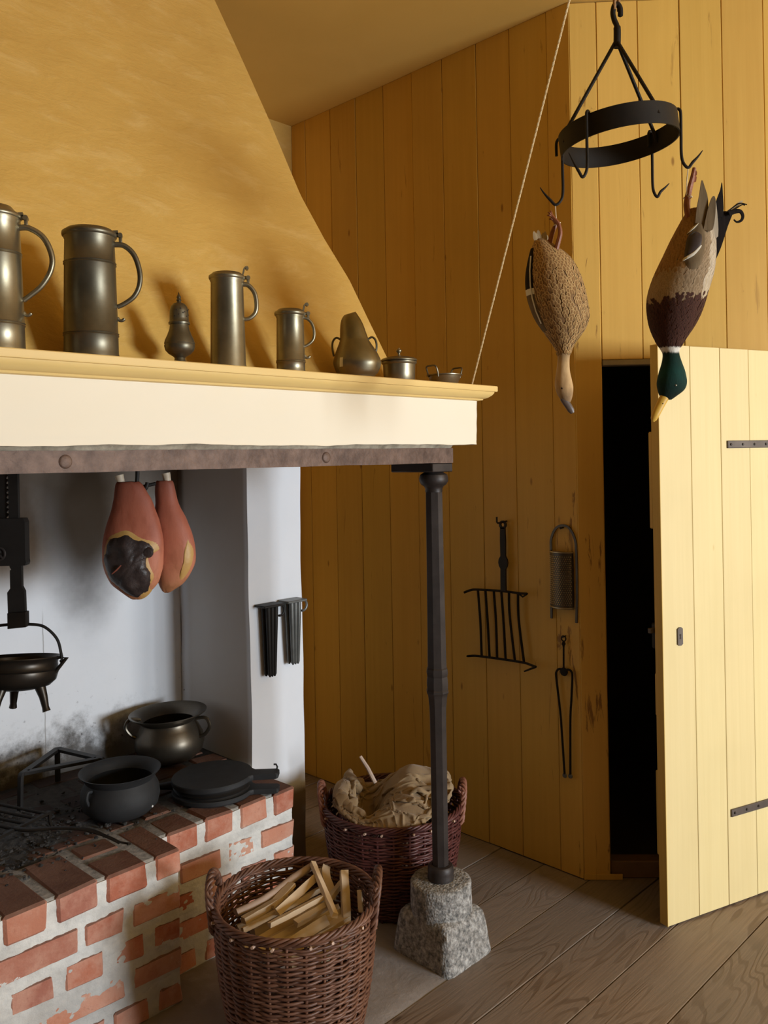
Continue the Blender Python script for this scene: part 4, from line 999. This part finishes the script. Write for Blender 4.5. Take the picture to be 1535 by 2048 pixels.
# ================================================================ ON AND OVER THE HEARTH
t = thing('ratchet_hanger', 'black iron ratchet hanger in the chimney holding the three legged pot', 'pot hanger', (1.025, 2.526, 1.075), FACING)
k = 1/676.0
px = lambda x, y: ((x-38)*k, (1250-y)*k)
m = MB(); top = 1.55; x0, x1 = px(-38, 0)[0], px(14, 0)[0]; zb = px(0, 1040)[1]
out = [(x0, zb), (x0, top), (x1, top)]
z = top; 
while z > zb+.012: out += [(x1+.010, z-.004), (x1, z-.014)]; z -= .0145
out += [(x1, zb)]
m.prism(out, (.004, .012)); m.build('toothed_bar', M_IRON, t, smooth=False)
m = MB(); m.box((px(22, 0)[0], -.004, px(0, 1060)[1]), (px(43, 0)[0], .006, top), .002); m.build('slide_bar', M_IRON, t)
m = MB(); m.prism([px(*p) for p in [(-46, 1037), (30, 1036), (54, 1036), (57, 1044), (57, 1118), (58, 1124), (56, 1130), (-46, 1131)]], (-.014, .018)); pt = m.build('plate', M_IRON, t, smooth=False)
m = MB(); x, z = px(6, 1106)
m.tube([(x+.016*cos(a), -.0145, z+.018*sin(a)) for a in [q*PI/10 for q in range(20)]], .0035, 7, closed=True); m.tube([(x-.03, -.0145, z-.012), (x-.005, -.0155, z), (x+.012, -.0145, z-.014)], .004, 7); m.tube([(x-.008, -.0145, z+.004), (x+.004, -.0155, z+.006)], .004, 7); m.build('chased_ornament', M_IRON_G, pt)
m = MB(); m.prism([px(*p) for p in [(23, 1128), (47, 1128), (47, 1172), (52, 1182), (53, 1222), (57, 1222), (57, 1252), (21, 1255), (19, 1240), (18, 1184), (24, 1176), (24, 1140), (27, 1138), (24, 1134)]], (-.008, .006)); lb = m.build('lower_bar', M_IRON, t, smooth=False)
m = MB(); m.prism([px(*p) for p in [(21, 1224), (57, 1222), (57, 1252), (21, 1255)]], (-.020, -.008)); m.build('hook_lip', M_IRON_B, lb, smooth=False)

M_POT = simple('blackened bronze', (.028, .023, .018), (.055, .046, .037), 9, .36, .75, bs=50, bstr=.15, bd=.001)
t = thing('three_legged_pot', 'dark bronze three legged pot hung by its bail over the hearth', 'pot', (1.0245, 2.527, .885), FACING)
TT = Matrix.Translation((0, 0, .094)) @ Matrix.Rotation(math.radians(-8), 4, 'X') @ Matrix.Translation((0, 0, -.094))
m = MB(); m.lathe([(0, 0), (.05, .002), (.088, .012), (.105, .028), (.111, .05), (.110, .056), (.113, .059), (.110, .062), (.108, .078), (.110, .086), (.119, .094), (.118, .097), (.106, .088), (.102, .07), (.10, .04), (.07, .012), (0, .008)], 48, mat=TT); m.build('bowl', M_POT, t)
for a in (-1.88, -.12, 2.1):
    m = MB(); c_, s_ = cos(a), sin(a); m.tube([tuple(TT @ Vector(p)) for p in [(.068*c_, .068*s_, .012), (.080*c_, .080*s_, -.018), (.088*c_, .088*s_, -.048), (.092*c_, .092*s_, -.060)]], [.0165, .0125, .0100, .0118], 10); m.build('leg', M_POT, t)
for s_ in (-1, 1):
    m = MB(); m.tube([tuple(TT @ Vector(p)) for p in [(s_*.112, 0, .092), (s_*.141, 0, .092), (s_*.108, 0, .050)]], .0055, 8); m.build('ear', M_POT, t)
m = MB(); bl = [( -.126, 0, .092), (-.124, 0, .104), (-.112, 0, .148), (-.075, 0, .184), (-.030, 0, .192), (0, 0, .192), (.030, 0, .192), (.075, 0, .184), (.112, 0, .148), (.124, 0, .104), (.126, 0, .084), (.121, 0, .080)]
m.tube(catmull(bl, 6), .0045, 8); m.build('bail', M_IRON, t)

def ear(t, mat, a, r, z, d, h, tilt=0, rad=.0055):
    R_ = Matrix.Rotation(a, 4, 'Z'); m = MB()
    m.tube([tuple(R_ @ Vector(p)) for p in catmull([(r-.004, 0, z), (r+d*.7, 0, z+.004), (r+d, 0, z-h*.35), (r+d*.6, 0, z-h*.8), (r-.002, 0, z-h)], 5)], rad, 8); m.build('ear', mat, t)
t = thing('bronze_pot', 'round bellied dull bronze pot standing in the back corner of the hearth', 'pot', (1.666, 2.76, HZ), FACING)
TT = Matrix.Rotation(math.radians(-2.5), 4, 'Y')
m = MB(); m.lathe([(0, .003), (.05, .003), (.09, .016), (.117, .042), (.126, .072), (.122, .100), (.108, .128), (.099, .143), (.098, .152), (.108, .162), (.126, .172), (.140, .181), (.1405, .185), (.134, .183), (.106, .166), (.092, .150), (.10, .12), (.116, .08), (.10, .03), (0, .012)], 56, mat=TT); m.build('body', M_BRONZE, t)
for a in (-2.85, -.25): ear(t, M_BRONZE, a, .108, .166, .050, .070, rad=.0065)
t = thing('cast_iron_pot', 'matt black round pot at the hearth edge with wide rim', 'pot', (1.311, 2.474, HZ), FACING)
m = MB(); m.lathe([(0, .001), (.055, .001), (.092, .010), (.115, .032), (.1215, .058), (.118, .084), (.108, .104), (.105, .112), (.112, .124), (.124, .136), (.1255, .139), (.121, .1385), (.104, .122), (.098, .108), (.110, .08), (.112, .05), (.08, .015), (0, .009)], 56); m.build('body', M_IRON_M, t)
ear(t, M_IRON_M, -2.15, .106, .102, .020, .044, rad=.0055); ear(t, M_IRON_M, 1.0, .106, .102, .020, .044, rad=.0055)
m = MB(); m.lathe([(0, .002), (.003, .0015), (.0036, -.001)], 10, mat=Matrix.Rotation(-.32, 4, 'Z') @ Matrix.Translation((.1165, 0, .036)) @ Matrix.Rotation(PI/2, 4, 'Y')); m.build('white_dot', M_LABEL, t)

t = thing('bellows', 'round black bellows with two stub handles lying on the hearth', 'bellows', (1.600, 2.392, HZ), FACING)
R_ = .134
def board(z0, z1, tilt, nm):
    Tm = Matrix.Translation((0, 0, z0)) @ Matrix.Rotation(tilt, 4, 'Y'); th = z1-z0
    out = [(R_*cos(a), R_*.98*sin(a)) for a in [.27+(2*PI-.54)*i/44 for i in range(45)]]
    out += [(.140, -.027), (.215, -.024), (.221, -.018), (.221, .018), (.215, .024), (.140, .027)]
    m = MB(); n = len(out); vs = [tuple(Tm @ Vector((x*f, y*f, z))) for f, z in ((.985, 0), (1, .003), (1, th-.003), (.985, th)) for x, y in out]; fs = [tuple(range(n))[::-1], tuple(range(3*n, 4*n))]
    for j in range(3): fs += [(j*n+i, j*n+(i+1) % n, (j+1)*n+(i+1) % n, (j+1)*n+i) for i in range(n)]
    m.add(vs, fs); return m.build(nm, M_IRON_M, t, ang=30), Tm
board(.004, .020, 0.0, 'lower_board'); ub, Tm = board(.046, .064, -.03, 'upper_board')
m = MB()
m.grid(48, 8, lambda u, v: (lambda a, zb, zt: ((R_*.965-.012*abs(sin(v*2*PI)))*cos(a), (R_*.95-.012*abs(sin(v*2*PI)))*sin(a), zb+(zt-zb)*v))(2*PI*u, .016, .050+.03*R_*cos(2*PI*u)), True); m.build('leather', M_IRON, t)
m = MB(); m.lathe([(0, .0008), (.010, .0008), (.0115, .0002), (.012, -.001)], 16, mat=Tm @ Matrix.Translation((-.012, .01, .0142))); m.build('valve_hole', M_DARK, ub)
m = MB(); m.tube([tuple(Tm @ Vector(p)) for p in [(.212, .016, .016), (.214, .019, .025), (.210, .021, .033), (.202, .020, .033)]], .003, 7); m.build('catch', M_IRON, ub)
m = MB(); m.tube([(-.125, .0, .030), (-.17, .0, .026), (-.21, .0, .022)], [.016, .011, .008], 12); m.build('nozzle', M_IRON, t)

t = thing('trivet', 'black iron three legged trivet at the back of the hearth', 'trivet', (1.25, 2.76, HZ))
A_, B_, C_ = [Vector((x-1.25, y-2.76, .117)) for x, y in ((1.117, 2.734), (1.291, 2.874), (1.343, 2.673))]
for p, q in ((A_, B_), (B_, C_), (C_, A_)):
    m = MB(); m.bar([p, q], .022, .010); m.build('rail', M_IRON, t)
for p in (A_, B_, C_):
    m = MB(); dirn = Vector((p.x, p.y, 0)).normalized(); e = [p-dirn*.012+Vector((0, 0, 0)), p+dirn*.006, p+dirn*.012-Vector((0, 0, .012)), p+dirn*.014-Vector((0, 0, .06)), p+dirn*.016-Vector((0, 0, .116))]
    m.bar(catmull([tuple(v) for v in e], 4), .018, .010, tuple(dirn+Vector((0, 0, .7)))); m.build('leg', M_IRON, t)

t = thing('gridiron', 'low black iron gridiron with a curved handle lying in the ash', 'gridiron', (1.0, 2.52, HZ))
G = lambda x, y, z: (x-1.0, y-2.52, z)
bd = Vector((.066, -.175, 0)).normalized()
for (x, y) in ((1.092, 2.520), (1.055, 2.514), (1.018, 2.500), (.982, 2.487), (.945, 2.473)):
    m = MB(); e = Vector(G(x, y, .055)); m.tube([e, e-bd*.26], .0048, 8); m.build('bar', M_IRON_B, t)
for q in (0, .25):
    m = MB(); a_, b_ = Vector(G(1.108, 2.528, .053)), Vector(G(.925, 2.463, .053)); m.bar([a_-bd*q, b_-bd*q], .012, .008); cr = m.build('cross_bar', M_IRON_B, t)
    for e in (a_, b_):
        m = MB(); f = e-bd*q; m.tube([f, f+Vector((0, 0, -.026)), f+Vector((.004, -.003, -.050))], .005, 8); m.build('foot', M_IRON_B, cr)
m = MB(); m.tube(catmull([G(.985, 2.49, .055), G(1.010, 2.445, .055), G(1.075, 2.392, .055), G(1.13, 2.33, .050), G(1.165, 2.275, .034), G(1.185, 2.245, .020)], 6), [.009]*10+[.0075]*12+[.006]*9, 8, flat=.6, ref=(0, 0, 1)); m.build('handle', M_IRON_B, t)
m = MB(); m.tube([G(1.183, 2.250, .022), G(1.200, 2.238, .016), G(1.207, 2.225, .016), G(1.197, 2.224, .018)], .003, 7); m.build('hanging_eye', M_IRON_B, t)

# ================================================================ ON THE WALLS
def mould(label, x, z, wtop, wbot, L, mat, hx):
    t = thing('candle_mould', label, 'candle mould', (x, YP-.006, z), 0, 'candle moulds on the pier')
    m = MB(); m.box((-.052, -.058, -.003), (.040, .004, .006), .002); m.build('top_tray', mat, t)
    for r in range(2):
        for i in range(3):
            f = i-1; m = MB()
            m.tube([(f*wtop/2-.004, -.012-.026*r, -.002), (f*wbot/2-.004, -.012-.022*r, -L), (f*wbot/2-.004, -.012-.022*r, -L-.010)], [.0095, .0070, .003], 12); m.build('tube', mat, t)
    m = MB(); m.tube([(hx+.020*cos(a), -.03, -.022+.021*sin(a)) for a in [PI*.6-2*PI*.6*i/16 for i in range(17)]], .0045, 8)
    m.build('ring_handle', mat, t); return t
mould('dark tin candle mould hanging on the white pier', 1.924, 1.015, .036, .022, .250, M_IRON, .040)
mould('grey tin candle mould at the right edge of the white pier', 2.034, 1.018, .036, .024, .228, M_TIN, .040)

WY, WX = 1.9, XR
def wthing(name, label, cat, x, z, group=None): return thing(name, label, cat, (WX, WY-x, z), -PI/2, group)
# wall gridiron
t = wthing('broiling_gridiron', 'black iron gridiron of six bars hanging on the plank wall', 'gridiron', -.073, 1.282)
o = (-.073, 1.282)
P = lambda x, z, y=-.022: (x-o[0], y, z-o[1])
m = MB(); n = 24
m.loft([[(r*cos(2*PI*i/n), y, r*sin(2*PI*i/n)+.0) for i in range(n)] for r, y in ((.0085, -.026), (.0165, -.026), (.0165, -.018), (.0085, -.018), (.0085, -.026))], caps=False); m.build('eye', M_IRON, t)
m = MB(); m.prism([(x-o[0]-.0004, z-o[1]) for x, z in [(-.084, 1.271), (-.062, 1.271), (-.0605, 1.22), (-.0615, 1.16), (-.0535, 1.147), (-.0515, 1.134), (-.0545, 1.121), (-.0615, 1.110), (-.0625, 1.022), (-.0865, 1.022), (-.0855, 1.110), (-.0925, 1.121), (-.0955, 1.134), (-.0930, 1.147), (-.0845, 1.16), (-.0855, 1.22)]], (-.026, -.018)); hd = m.build('handle', M_IRON, t, smooth=False)
m = MB(); m.tube(catmull([P(-.262, 1.001, -.035), P(-.236, 1.012, -.026), P(-.205, 1.017), P(-.086, 1.0228), P(-.004, 1.0226), P(.022, 1.024, -.026), P(.046, 1.027, -.036)], 4), [.0048]*24+[.003], 8); tb = m.build('top_rail', M_IRON_B, t)
m = MB(); m.tube([P(-.005, 1.021), P(.020, 1.012, -.03), P(.042, 1.024, -.038)], .0035, 8); m.build('foot', M_IRON_B, tb)
m = MB(); m.tube(catmull([P(-.254, .7455, -.036), P(-.225, .750, -.026), P(-.188, .7523), P(-.07, .7573), P(.015, .7589), P(.045, .757, -.026), P(.078, .756, -.036)], 4), [.003]+[.0048]*24, 8); bb = m.build('bottom_rail', M_IRON_B, t)
m = MB(); m.tube([P(.078, .756, -.036), P(.028, .7315, -.04)], [.0045, .003], 8); m.build('foot', M_IRON_B, bb)
top_ = [(-.2015, 1.0163), (-.1636, 1.0188), (-.1226, 1.021), (-.0859, 1.0228), (-.0498, 1.0222), (-.0072, 1.0223)]
mid_ = [(-.1916, .8846), (-.1553, .8891), (-.1143, .8941), (-.0777, .8987), (-.0482, .9316), (-.006, .9192)]
bot_ = [(-.1885, .7535), (-.1493, .7553), (-.1123, .7567), (-.0714, .7583), (-.0271, .7581), (.015, .7589)]
for a, b, c in zip(top_, mid_, bot_):
    m = MB(); m.tube(catmull([P(*a), P(*b), P(*c)], 5), .0050, 8); m.build('bar', M_IRON_B, t)
m = MB(); m.tube([(.0, .003, 0), (0, -.02, -.003), (0, -.055, -.004), (0, -.060, .000), (0, -.060, .020)], .0035, 8)
n1 = m.build('wall_nail', M_IRON, None); n1.location = (WX, WY+.073, 1.2945); n1.rotation_euler = (0, 0, -PI/2)
tag(n1, 'bent black nail that the wall gridiron hangs from', 'nail')
# grater
t = wthing('grater', 'tin grater with wire loop handle hanging on the plank wall', 'grater', .184, 1.29)
P = lambda x, z, y=-.006: (x-.184, y, z-1.29)
m = MB(); lp = [P(.1315, .940), P(.1335, 1.05), P(.1345, 1.19), P(.1365, 1.238), P(.157, 1.277), P(.186, 1.289), P(.214, 1.281), P(.237, 1.243), P(.2425, 1.19), P(.2425, 1.05), P(.2375, .936)]
m.bar(catmull(lp, 5), .0085, .005, (0, 1, 0)); m.build('wire_frame', M_BRONZE, t)
m = MB(); hz0, hz1 = .985, 1.196; rx = .048; xc_ = .183
m.grid(24, 22, lambda u, v: P(xc_-rx*cos(PI*u), hz0+(hz1-hz0)*v, -.008-.030*sin(PI*u))); gb = m.build('curved_plate', M_BRONZE, t, fix=False)
for z_ in (hz0+.004, hz1-.004):
    m = MB(); m.tube([P(xc_-(rx+.0005)*cos(PI*i/16), z_, -.0085-.0305*sin(PI*i/16)) for i in range(17)], .0028, 6); m.build('rolled_rim', M_TIN_Y, gb)
m = MB()
for j in range(24):
    for i in range(13):
        u = .10+.80*(i+.5*(j % 2))/13; z_ = hz0+.016+(hz1-hz0-.036)*j/23; a = PI*u; c = Vector(P(xc_-rx*cos(a), z_, -.008-.030*sin(a))); nn = Vector((-cos(a)*.7, -sin(a), 0)).normalized(); tt = Vector((sin(a), -cos(a)*.7, 0)).normalized()
        q = [c+tt*.0024, c+Vector((0, 0, .0030)), c-tt*.0024, c-Vector((0, 0, .0030))]; m.add(q+[c+nn*.0026], [(0, 1, 4), (1, 2, 4), (2, 3, 4), (3, 0, 4)])
tag(m.build('teeth', M_TIN_Y, gb, smooth=False), kind='stuff')
m = MB(); m.tube([(0, .004, 0), (0, -.016, -.001), (0, -.018, -.001)], [.003, .003, .0045], 8); n2 = m.build('wall_nail', M_IRON, None); n2.location = (WX, WY-.185, 1.281); n2.rotation_euler = (0, 0, -PI/2); tag(n2, 'short nail under the wire loop of the grater', 'nail')
# tongs
t = wthing('fire_tongs', 'long thin iron fire tongs hanging below the grater', 'tongs', .187, .8815)
P = lambda x, z, y=-.014: (x-.187, y, z-.8815)
m = MB(); m.tube([P(.187+.0095*cos(a), .8735+.0095*sin(a)) for a in [k*PI/8 for k in range(16)]], .0024, 7, closed=True)
m.tube(catmull([P(.187, .864), P(.1865, .852), P(.1865, .84), P(.1857, .80), P(.1850, .755)], 4), [.0035, .0045, .006, .0075, .0075, .006, .0045, .004]+[.0036]*9, 8); m.build('stem', M_IRON_B, t)
m = MB(); m.lathe([(0, -.006), (.014, -.005), (.016, 0), (.014, .005), (0, .006)], 18, mat=Matrix.Translation(P(.186, .751)) @ Matrix.Rotation(PI/2, 4, 'X')); m.build('joint', M_IRON_B, t)
for pts in ([(.186, .756), (.166, .758), (.154, .747), (.152, .728), (.160, .66), (.1685, .583), (.176, .46), (.181, .372)], [(.186, .756), (.205, .762), (.217, .757), (.221, .738), (.216, .66), (.210, .59), (.207, .46), (.2054, .376)]):
    m = MB(); m.tube(catmull([P(*p) for p in pts], 5), .0042, 8); ar = m.build('arm', M_IRON_B, t)
    m = MB(); x, z_ = pts[-1]; m.lathe([(0, -.005), (.008, -.003), (.0095, 0), (.008, .003), (0, .005)], 14, mat=Matrix.Translation(P(x, z_-.004)) @ Matrix.Rotation(PI/2, 4, 'X')); m.build('grip', M_TIN, ar)
m = MB(); m.tube([(0, .004, 0), (0, -.018, -.001), (0, -.020, -.001)], [.0025, .0025, .0040], 8); n3 = m.build('wall_nail', M_IRON, None); n3.location = (WX, WY-.187, .881); n3.rotation_euler = (0, 0, -PI/2); tag(n3, 'small nail in the ring of the fire tongs', 'nail')

# ================================================================ BASKETS
def basket(label, loc, rt_, rb_, H, mat, mat_h, seed, bow=.012):
    rg = random.Random(seed)
    t = thing('willow_basket', label, 'basket', (loc[0], loc[1], .006), FACING, 'willow log baskets')
    NS = 28; Rz = lambda z: rb_+(rt_-rb_)*(z/H)+bow*sin(PI*z/H)
    m = MB(); row = 0; z = .012; N = NS*4
    while z < H-.016:
        s_ = 1 if row % 2 else -1; ph = rg.uniform(-.08, .08); w_ = rg.uniform(.0034, .0041)
        m.tube([((Rz(z)+.0048*s_*cos(NS/2*a))*cos(a), (Rz(z)+.0048*s_*cos(NS/2*a))*sin(a), z+.0022*sin(3*a+ph*40)+.0012*sin(11*a+ph*90)) for a in [2*PI*i/N for i in range(N)]], w_, 5, closed=True)
        z += .0063; row += 1
    tag(m.build('weave', mat, t, ang=80, fix=False), kind='stuff')
    m = MB()
    for i in range(NS):
        a = 2*PI*i/NS; m.tube([(Rz(z)*cos(a), Rz(z)*sin(a), z) for z in (0, H*.25, H*.5, H*.75, H-.004)], .0042, 6)
    tag(m.build('stakes', mat, t, ang=80), kind='stuff')
    m = MB()
    for q in range(5):
        n = 260; m.tube([((rt_+.001+.0066*cos(11*a+q*2*PI/5))*cos(a), (rt_+.001+.0066*cos(11*a+q*2*PI/5))*sin(a), H-.005+.0075*sin(11*a+q*2*PI/5)) for a in [2*PI*i/n for i in range(n)]], .0042, 6, closed=True)
    rim = m.build('braided_rim', mat, t, ang=80, fix=False)
    m = MB(); m.lathe([(0, .004), (rb_, .004), (rb_, .012), (0, .012)], 40); m.build('base', mat, t)
    for s_ in (-1, 1):
        m = MB(); cen = catmull([(s_*(rt_-.004), -.066, H-.055), (s_*(rt_+.004), -.060, H+.005), (s_*(rt_+.010), -.040, H+.046), (s_*(rt_+.012), 0, H+.062), (s_*(rt_+.010), .040, H+.046), (s_*(rt_+.004), .060, H+.005), (s_*(rt_-.004), .066, H-.055)], 10)
        for q in range(3):
            pts = []
            for i, c in enumerate(cen):
                a = i*.55+q*2*PI/3; pts.append((c[0]+.0062*cos(a)*s_, c[1]+.0062*sin(a)*.6, c[2]+.0062*sin(a)*.8))
            m.tube(pts, .0058, 6)
        m.build('twisted_handle', mat_h, t, ang=80, fix=False)
    for i, a in enumerate((-2.25, -1.95, -1.72, -1.30, -1.05, -.62, -2.7)):
        m = MB(); Rr = Matrix.Rotation(a, 4, 'Z'); m.tube([tuple(Rr @ Vector((rt_+.004, 0, H-.018))), tuple(Rr @ Vector((rt_+.0155, 0, H-.016)))], .0038, 8); m.build('willow_tip', M_TIP, rim)
    return t
basket('brown willow basket of split firewood in front of the hearth', (1.428, 1.758), .210, .160, .382, M_WICK, M_WICK, 3)
basket('dark red willow basket with burlap sacking behind the iron column', (2.14, 2.085), .240, .185, .335, M_WICK_R, M_WICK_L, 5)

# firewood, one by one
def stick(label, p, q, w_, h_, roll=0, mat=M_LOG, bend=0, shape='split', z_=0):
    p, q = Vector(p), Vector(q); L = (q-p).length
    T = (q-p).normalized(); N = (Vector((0, 0, 1))-T*T.z).normalized(); B = T.cross(N); M4 = Matrix((( T.x, B.x, N.x, p.x), (T.y, B.y, N.y, p.y), (T.z, B.z, N.z, p.z), (0, 0, 0, 1))) @ Matrix.Rotation(roll, 4, 'X')
    m = MB(); rings = []; n = 7
    sec = [(-.5, -.5), (.5, -.45), (.46, .5), (-.45, .42)] if shape == 'split' else [(-.5, -.45), (.5, -.5), (.05, .55)] if shape == 'wedge' else [(.5*cos(a), .5*sin(a)) for a in [2*PI*i/12 for i in range(12)]]
    for i in range(n+1):
        f = i/n; k = 1-.06*abs(f-.5); bz = bend*sin(PI*f)+bend*.6*sin(2*PI*f)
        rings.append([(L*f+random.uniform(-.002, .002)*(i in (0, n)), y*w_*k+bz+random.uniform(-.0008, .0008), z*h_*k+random.uniform(-.0008, .0008)) for y, z in sec])
    m.loft(rings); o_ = m.build('firewood', mat, None, ang=40 if shape != 'round' else 70); o_.matrix_world = M4
    tag(o_, label, 'firewood', 'split firewood in the brown basket'); return o_
stick('long pale barkless branch along the back of the firewood', (1.318, 1.872, .345), (1.592, 1.876, .372), .022, .022, 0, M_BARK, .010, 'round')
stick('short square ended billet at the left of the firewood', (1.309, 1.828, .345), (1.455, 1.830, .352), .022, .018, .1)
stick('brown split stick behind the bright one, high in the middle', (1.385, 1.785, .352), (1.565, 1.826, .372), .022, .018, .3, shape='wedge')
stick('thin split stick running low from the left rim', (1.292, 1.808, .334), (1.545, 1.795, .348), .016, .014, .2)
stick('bright square sawn stick lying on top of the firewood', (1.322, 1.735, .362), (1.500, 1.732, .366), .015, .013, .1)
stick('short pale split stick just right of the bright one', (1.392, 1.714, .346), (1.510, 1.712, .352), .020, .016, -.2)
stick('broad flat split log at the front of the firewood', (1.325, 1.690, .322), (1.475, 1.690, .334), .034, .022, .15, shape='wedge')
stick('stick leaning crosswise on top, sloping down to the right', (1.584, 1.868, .384), (1.472, 1.650, .358), .016, .014, .3)
stick('upright stained stick standing at the right of the basket', (1.600, 1.752, .395), (1.515, 1.650, .270), .024, .018, .2)
stick('curved offcut behind the crossing stick', (1.618, 1.846, .372), (1.560, 1.760, .330), .026, .014, .2, bend=.006)
stick('small chip end beside the curved offcut', (1.600, 1.862, .362), (1.565, 1.800, .332), .018, .012, -.3)
stick('pale broken chip caught under the right rim', (1.588, 1.676, .372), (1.560, 1.640, .335), .016, .010, .4, shape='wedge')
stick('reddish flat split piece under the long branch', (1.395, 1.822, .350), (1.490, 1.848, .366), .026, .010, .1)
stick('stub end poking out between the crossing sticks', (1.540, 1.752, .338), (1.612, 1.775, .350), .020, .014, .2)
for k in range(9):
    a = random.uniform(-.5, .5); x, y = 1.43+random.uniform(-.05, .05), 1.62+.034*k
    hl = math.sqrt(max(.002, .165**2-(y-1.758)**2))*.9; stick('split stick in the lower layer of the firewood', (x-hl, y+.02*a, .298+.004*(k % 3)), (x+hl*.85, y-.02*a, .306+.004*(k % 2)), .03, .022, a, shape='wedge' if k % 2 else 'split')

# sacking stuffed in the red basket: a sheet crumpled into the round of the rim until it buckles
import numpy as np
def crumple(N=84, h=.0092, R=.214, steps=420):
    rg = np.random.default_rng(11); u = (np.arange(N)-(N-1)/2)*h
    X, Y = np.meshgrid(u, u, indexing='ij'); sc = R*1.12/(u[-1]*1.18)
    P = np.stack([X*sc, Y*sc, np.zeros_like(X)], -1)
    lo = np.zeros((N, N))
    for _ in range(40):                       # long soft waves to start the folds
        k = rg.normal(size=2)*rg.choice([18, 30, 44]); lo += np.sin(X*sc*k[0]+Y*sc*k[1]+rg.uniform(0, 6.28))*rg.uniform(.2, 1)/np.linalg.norm(k)
    P[..., 2] = .36+lo*.10
    G_ = lambda x, y, cx, cy, sx, sy: np.exp(-((x-cx)/sx)**2/2-((y-cy)/sy)**2/2)
    def floor_(x, y): return .318+.120*G_(x, y, .070, .05, .070, .085)+.072*G_(x, y, -.175, .03, .040, .10)+.070*G_(x, y, .190, .02, .040, .09)-.085*G_(x, y, -.085, .0, .034, .075)+.040*G_(x, y, .05, -.13, .12, .05)
    Q = P.copy()
    links = [(1, 0, .9), (0, 1, .9), (1, 1, .35), (1, -1, .35), (3, 0, .30), (0, 3, .30), (7, 0, .22), (0, 7, .22)]
    ed = np.zeros((N, N), bool); ed[0] = ed[-1] = True; ed[:, 0] = ed[:, -1] = True
    for it in range(steps):
        V = (P-Q)*.90; Q = P.copy(); P = P+V; P[..., 2] -= .00045
        for rep in range(3):
            for a, b, w in links:
                A = P[:N-a, (0 if b >= 0 else -b):(N-b if b >= 0 else N)]; B = P[a:, (b if b >= 0 else 0):(N if b >= 0 else N+b)]
                d = B-A; L = np.linalg.norm(d, axis=-1, keepdims=True)+1e-9; r0 = h*math.hypot(a, b)
                e = (L-r0)/L*d*.5*w
                if a+abs(b) > 2: e = np.where(L < r0*.55, (L-r0*.55)/L*d*.5*w, np.where(L > r0, e, 0))   # only resists sharp folding and overstretch
                A += e; B -= e
            x, y = P[..., 0], P[..., 1]; r = np.hypot(x, y)+1e-9
            lim = R+.012*np.clip(-y/r, 0, 1)
            k = np.where(r > lim, 1-(r-lim)/r*.5, np.where(ed & (r < lim*.985), 1+.12*(lim*.985-r)/r, 1)); P[..., 0] *= k; P[..., 1] *= k
            f = floor_(P[..., 0], P[..., 1]); P[..., 2] = np.maximum(P[..., 2], f)
            cap = f+.075; P[..., 2] = np.where(P[..., 2] > cap, P[..., 2]+(cap-P[..., 2])*.3, P[..., 2])
    return P
P_ = crumple(); N_ = P_.shape[0]
m = MB(); m.add([tuple(float(c) for c in p) for p in P_.reshape(-1, 3)], [(i*N_+j, (i+1)*N_+j, (i+1)*N_+j+1, i*N_+j+1) for i in range(N_-1) for j in range(N_-1)])
sk = m.build('burlap_sack', M_BURLAP, None, ang=180); sk.location = (2.14, 2.085, .006); sk.rotation_euler = (0, 0, FACING)
tag(sk, 'crumpled tan burlap sacking stuffed into the dark red basket', 'sack')
sk.modifiers.new('smooth_weave', 'SUBSURF').render_levels = 1
md = sk.modifiers.new('thickness', 'SOLIDIFY'); md.thickness = .0025
b_ = MB(); b_.tube([(-.060, .03, .385), (-.085, .035, .435), (-.112, .045, .475)][::-1], [.006, .0075, .008], 8); o_ = b_.build('sack_stick', M_BARK, None); o_.location = (2.14, 2.085, .006); o_.rotation_euler = (0, 0, FACING)
tag(o_, 'thin stick poking out of the burlap sacking', 'stick')
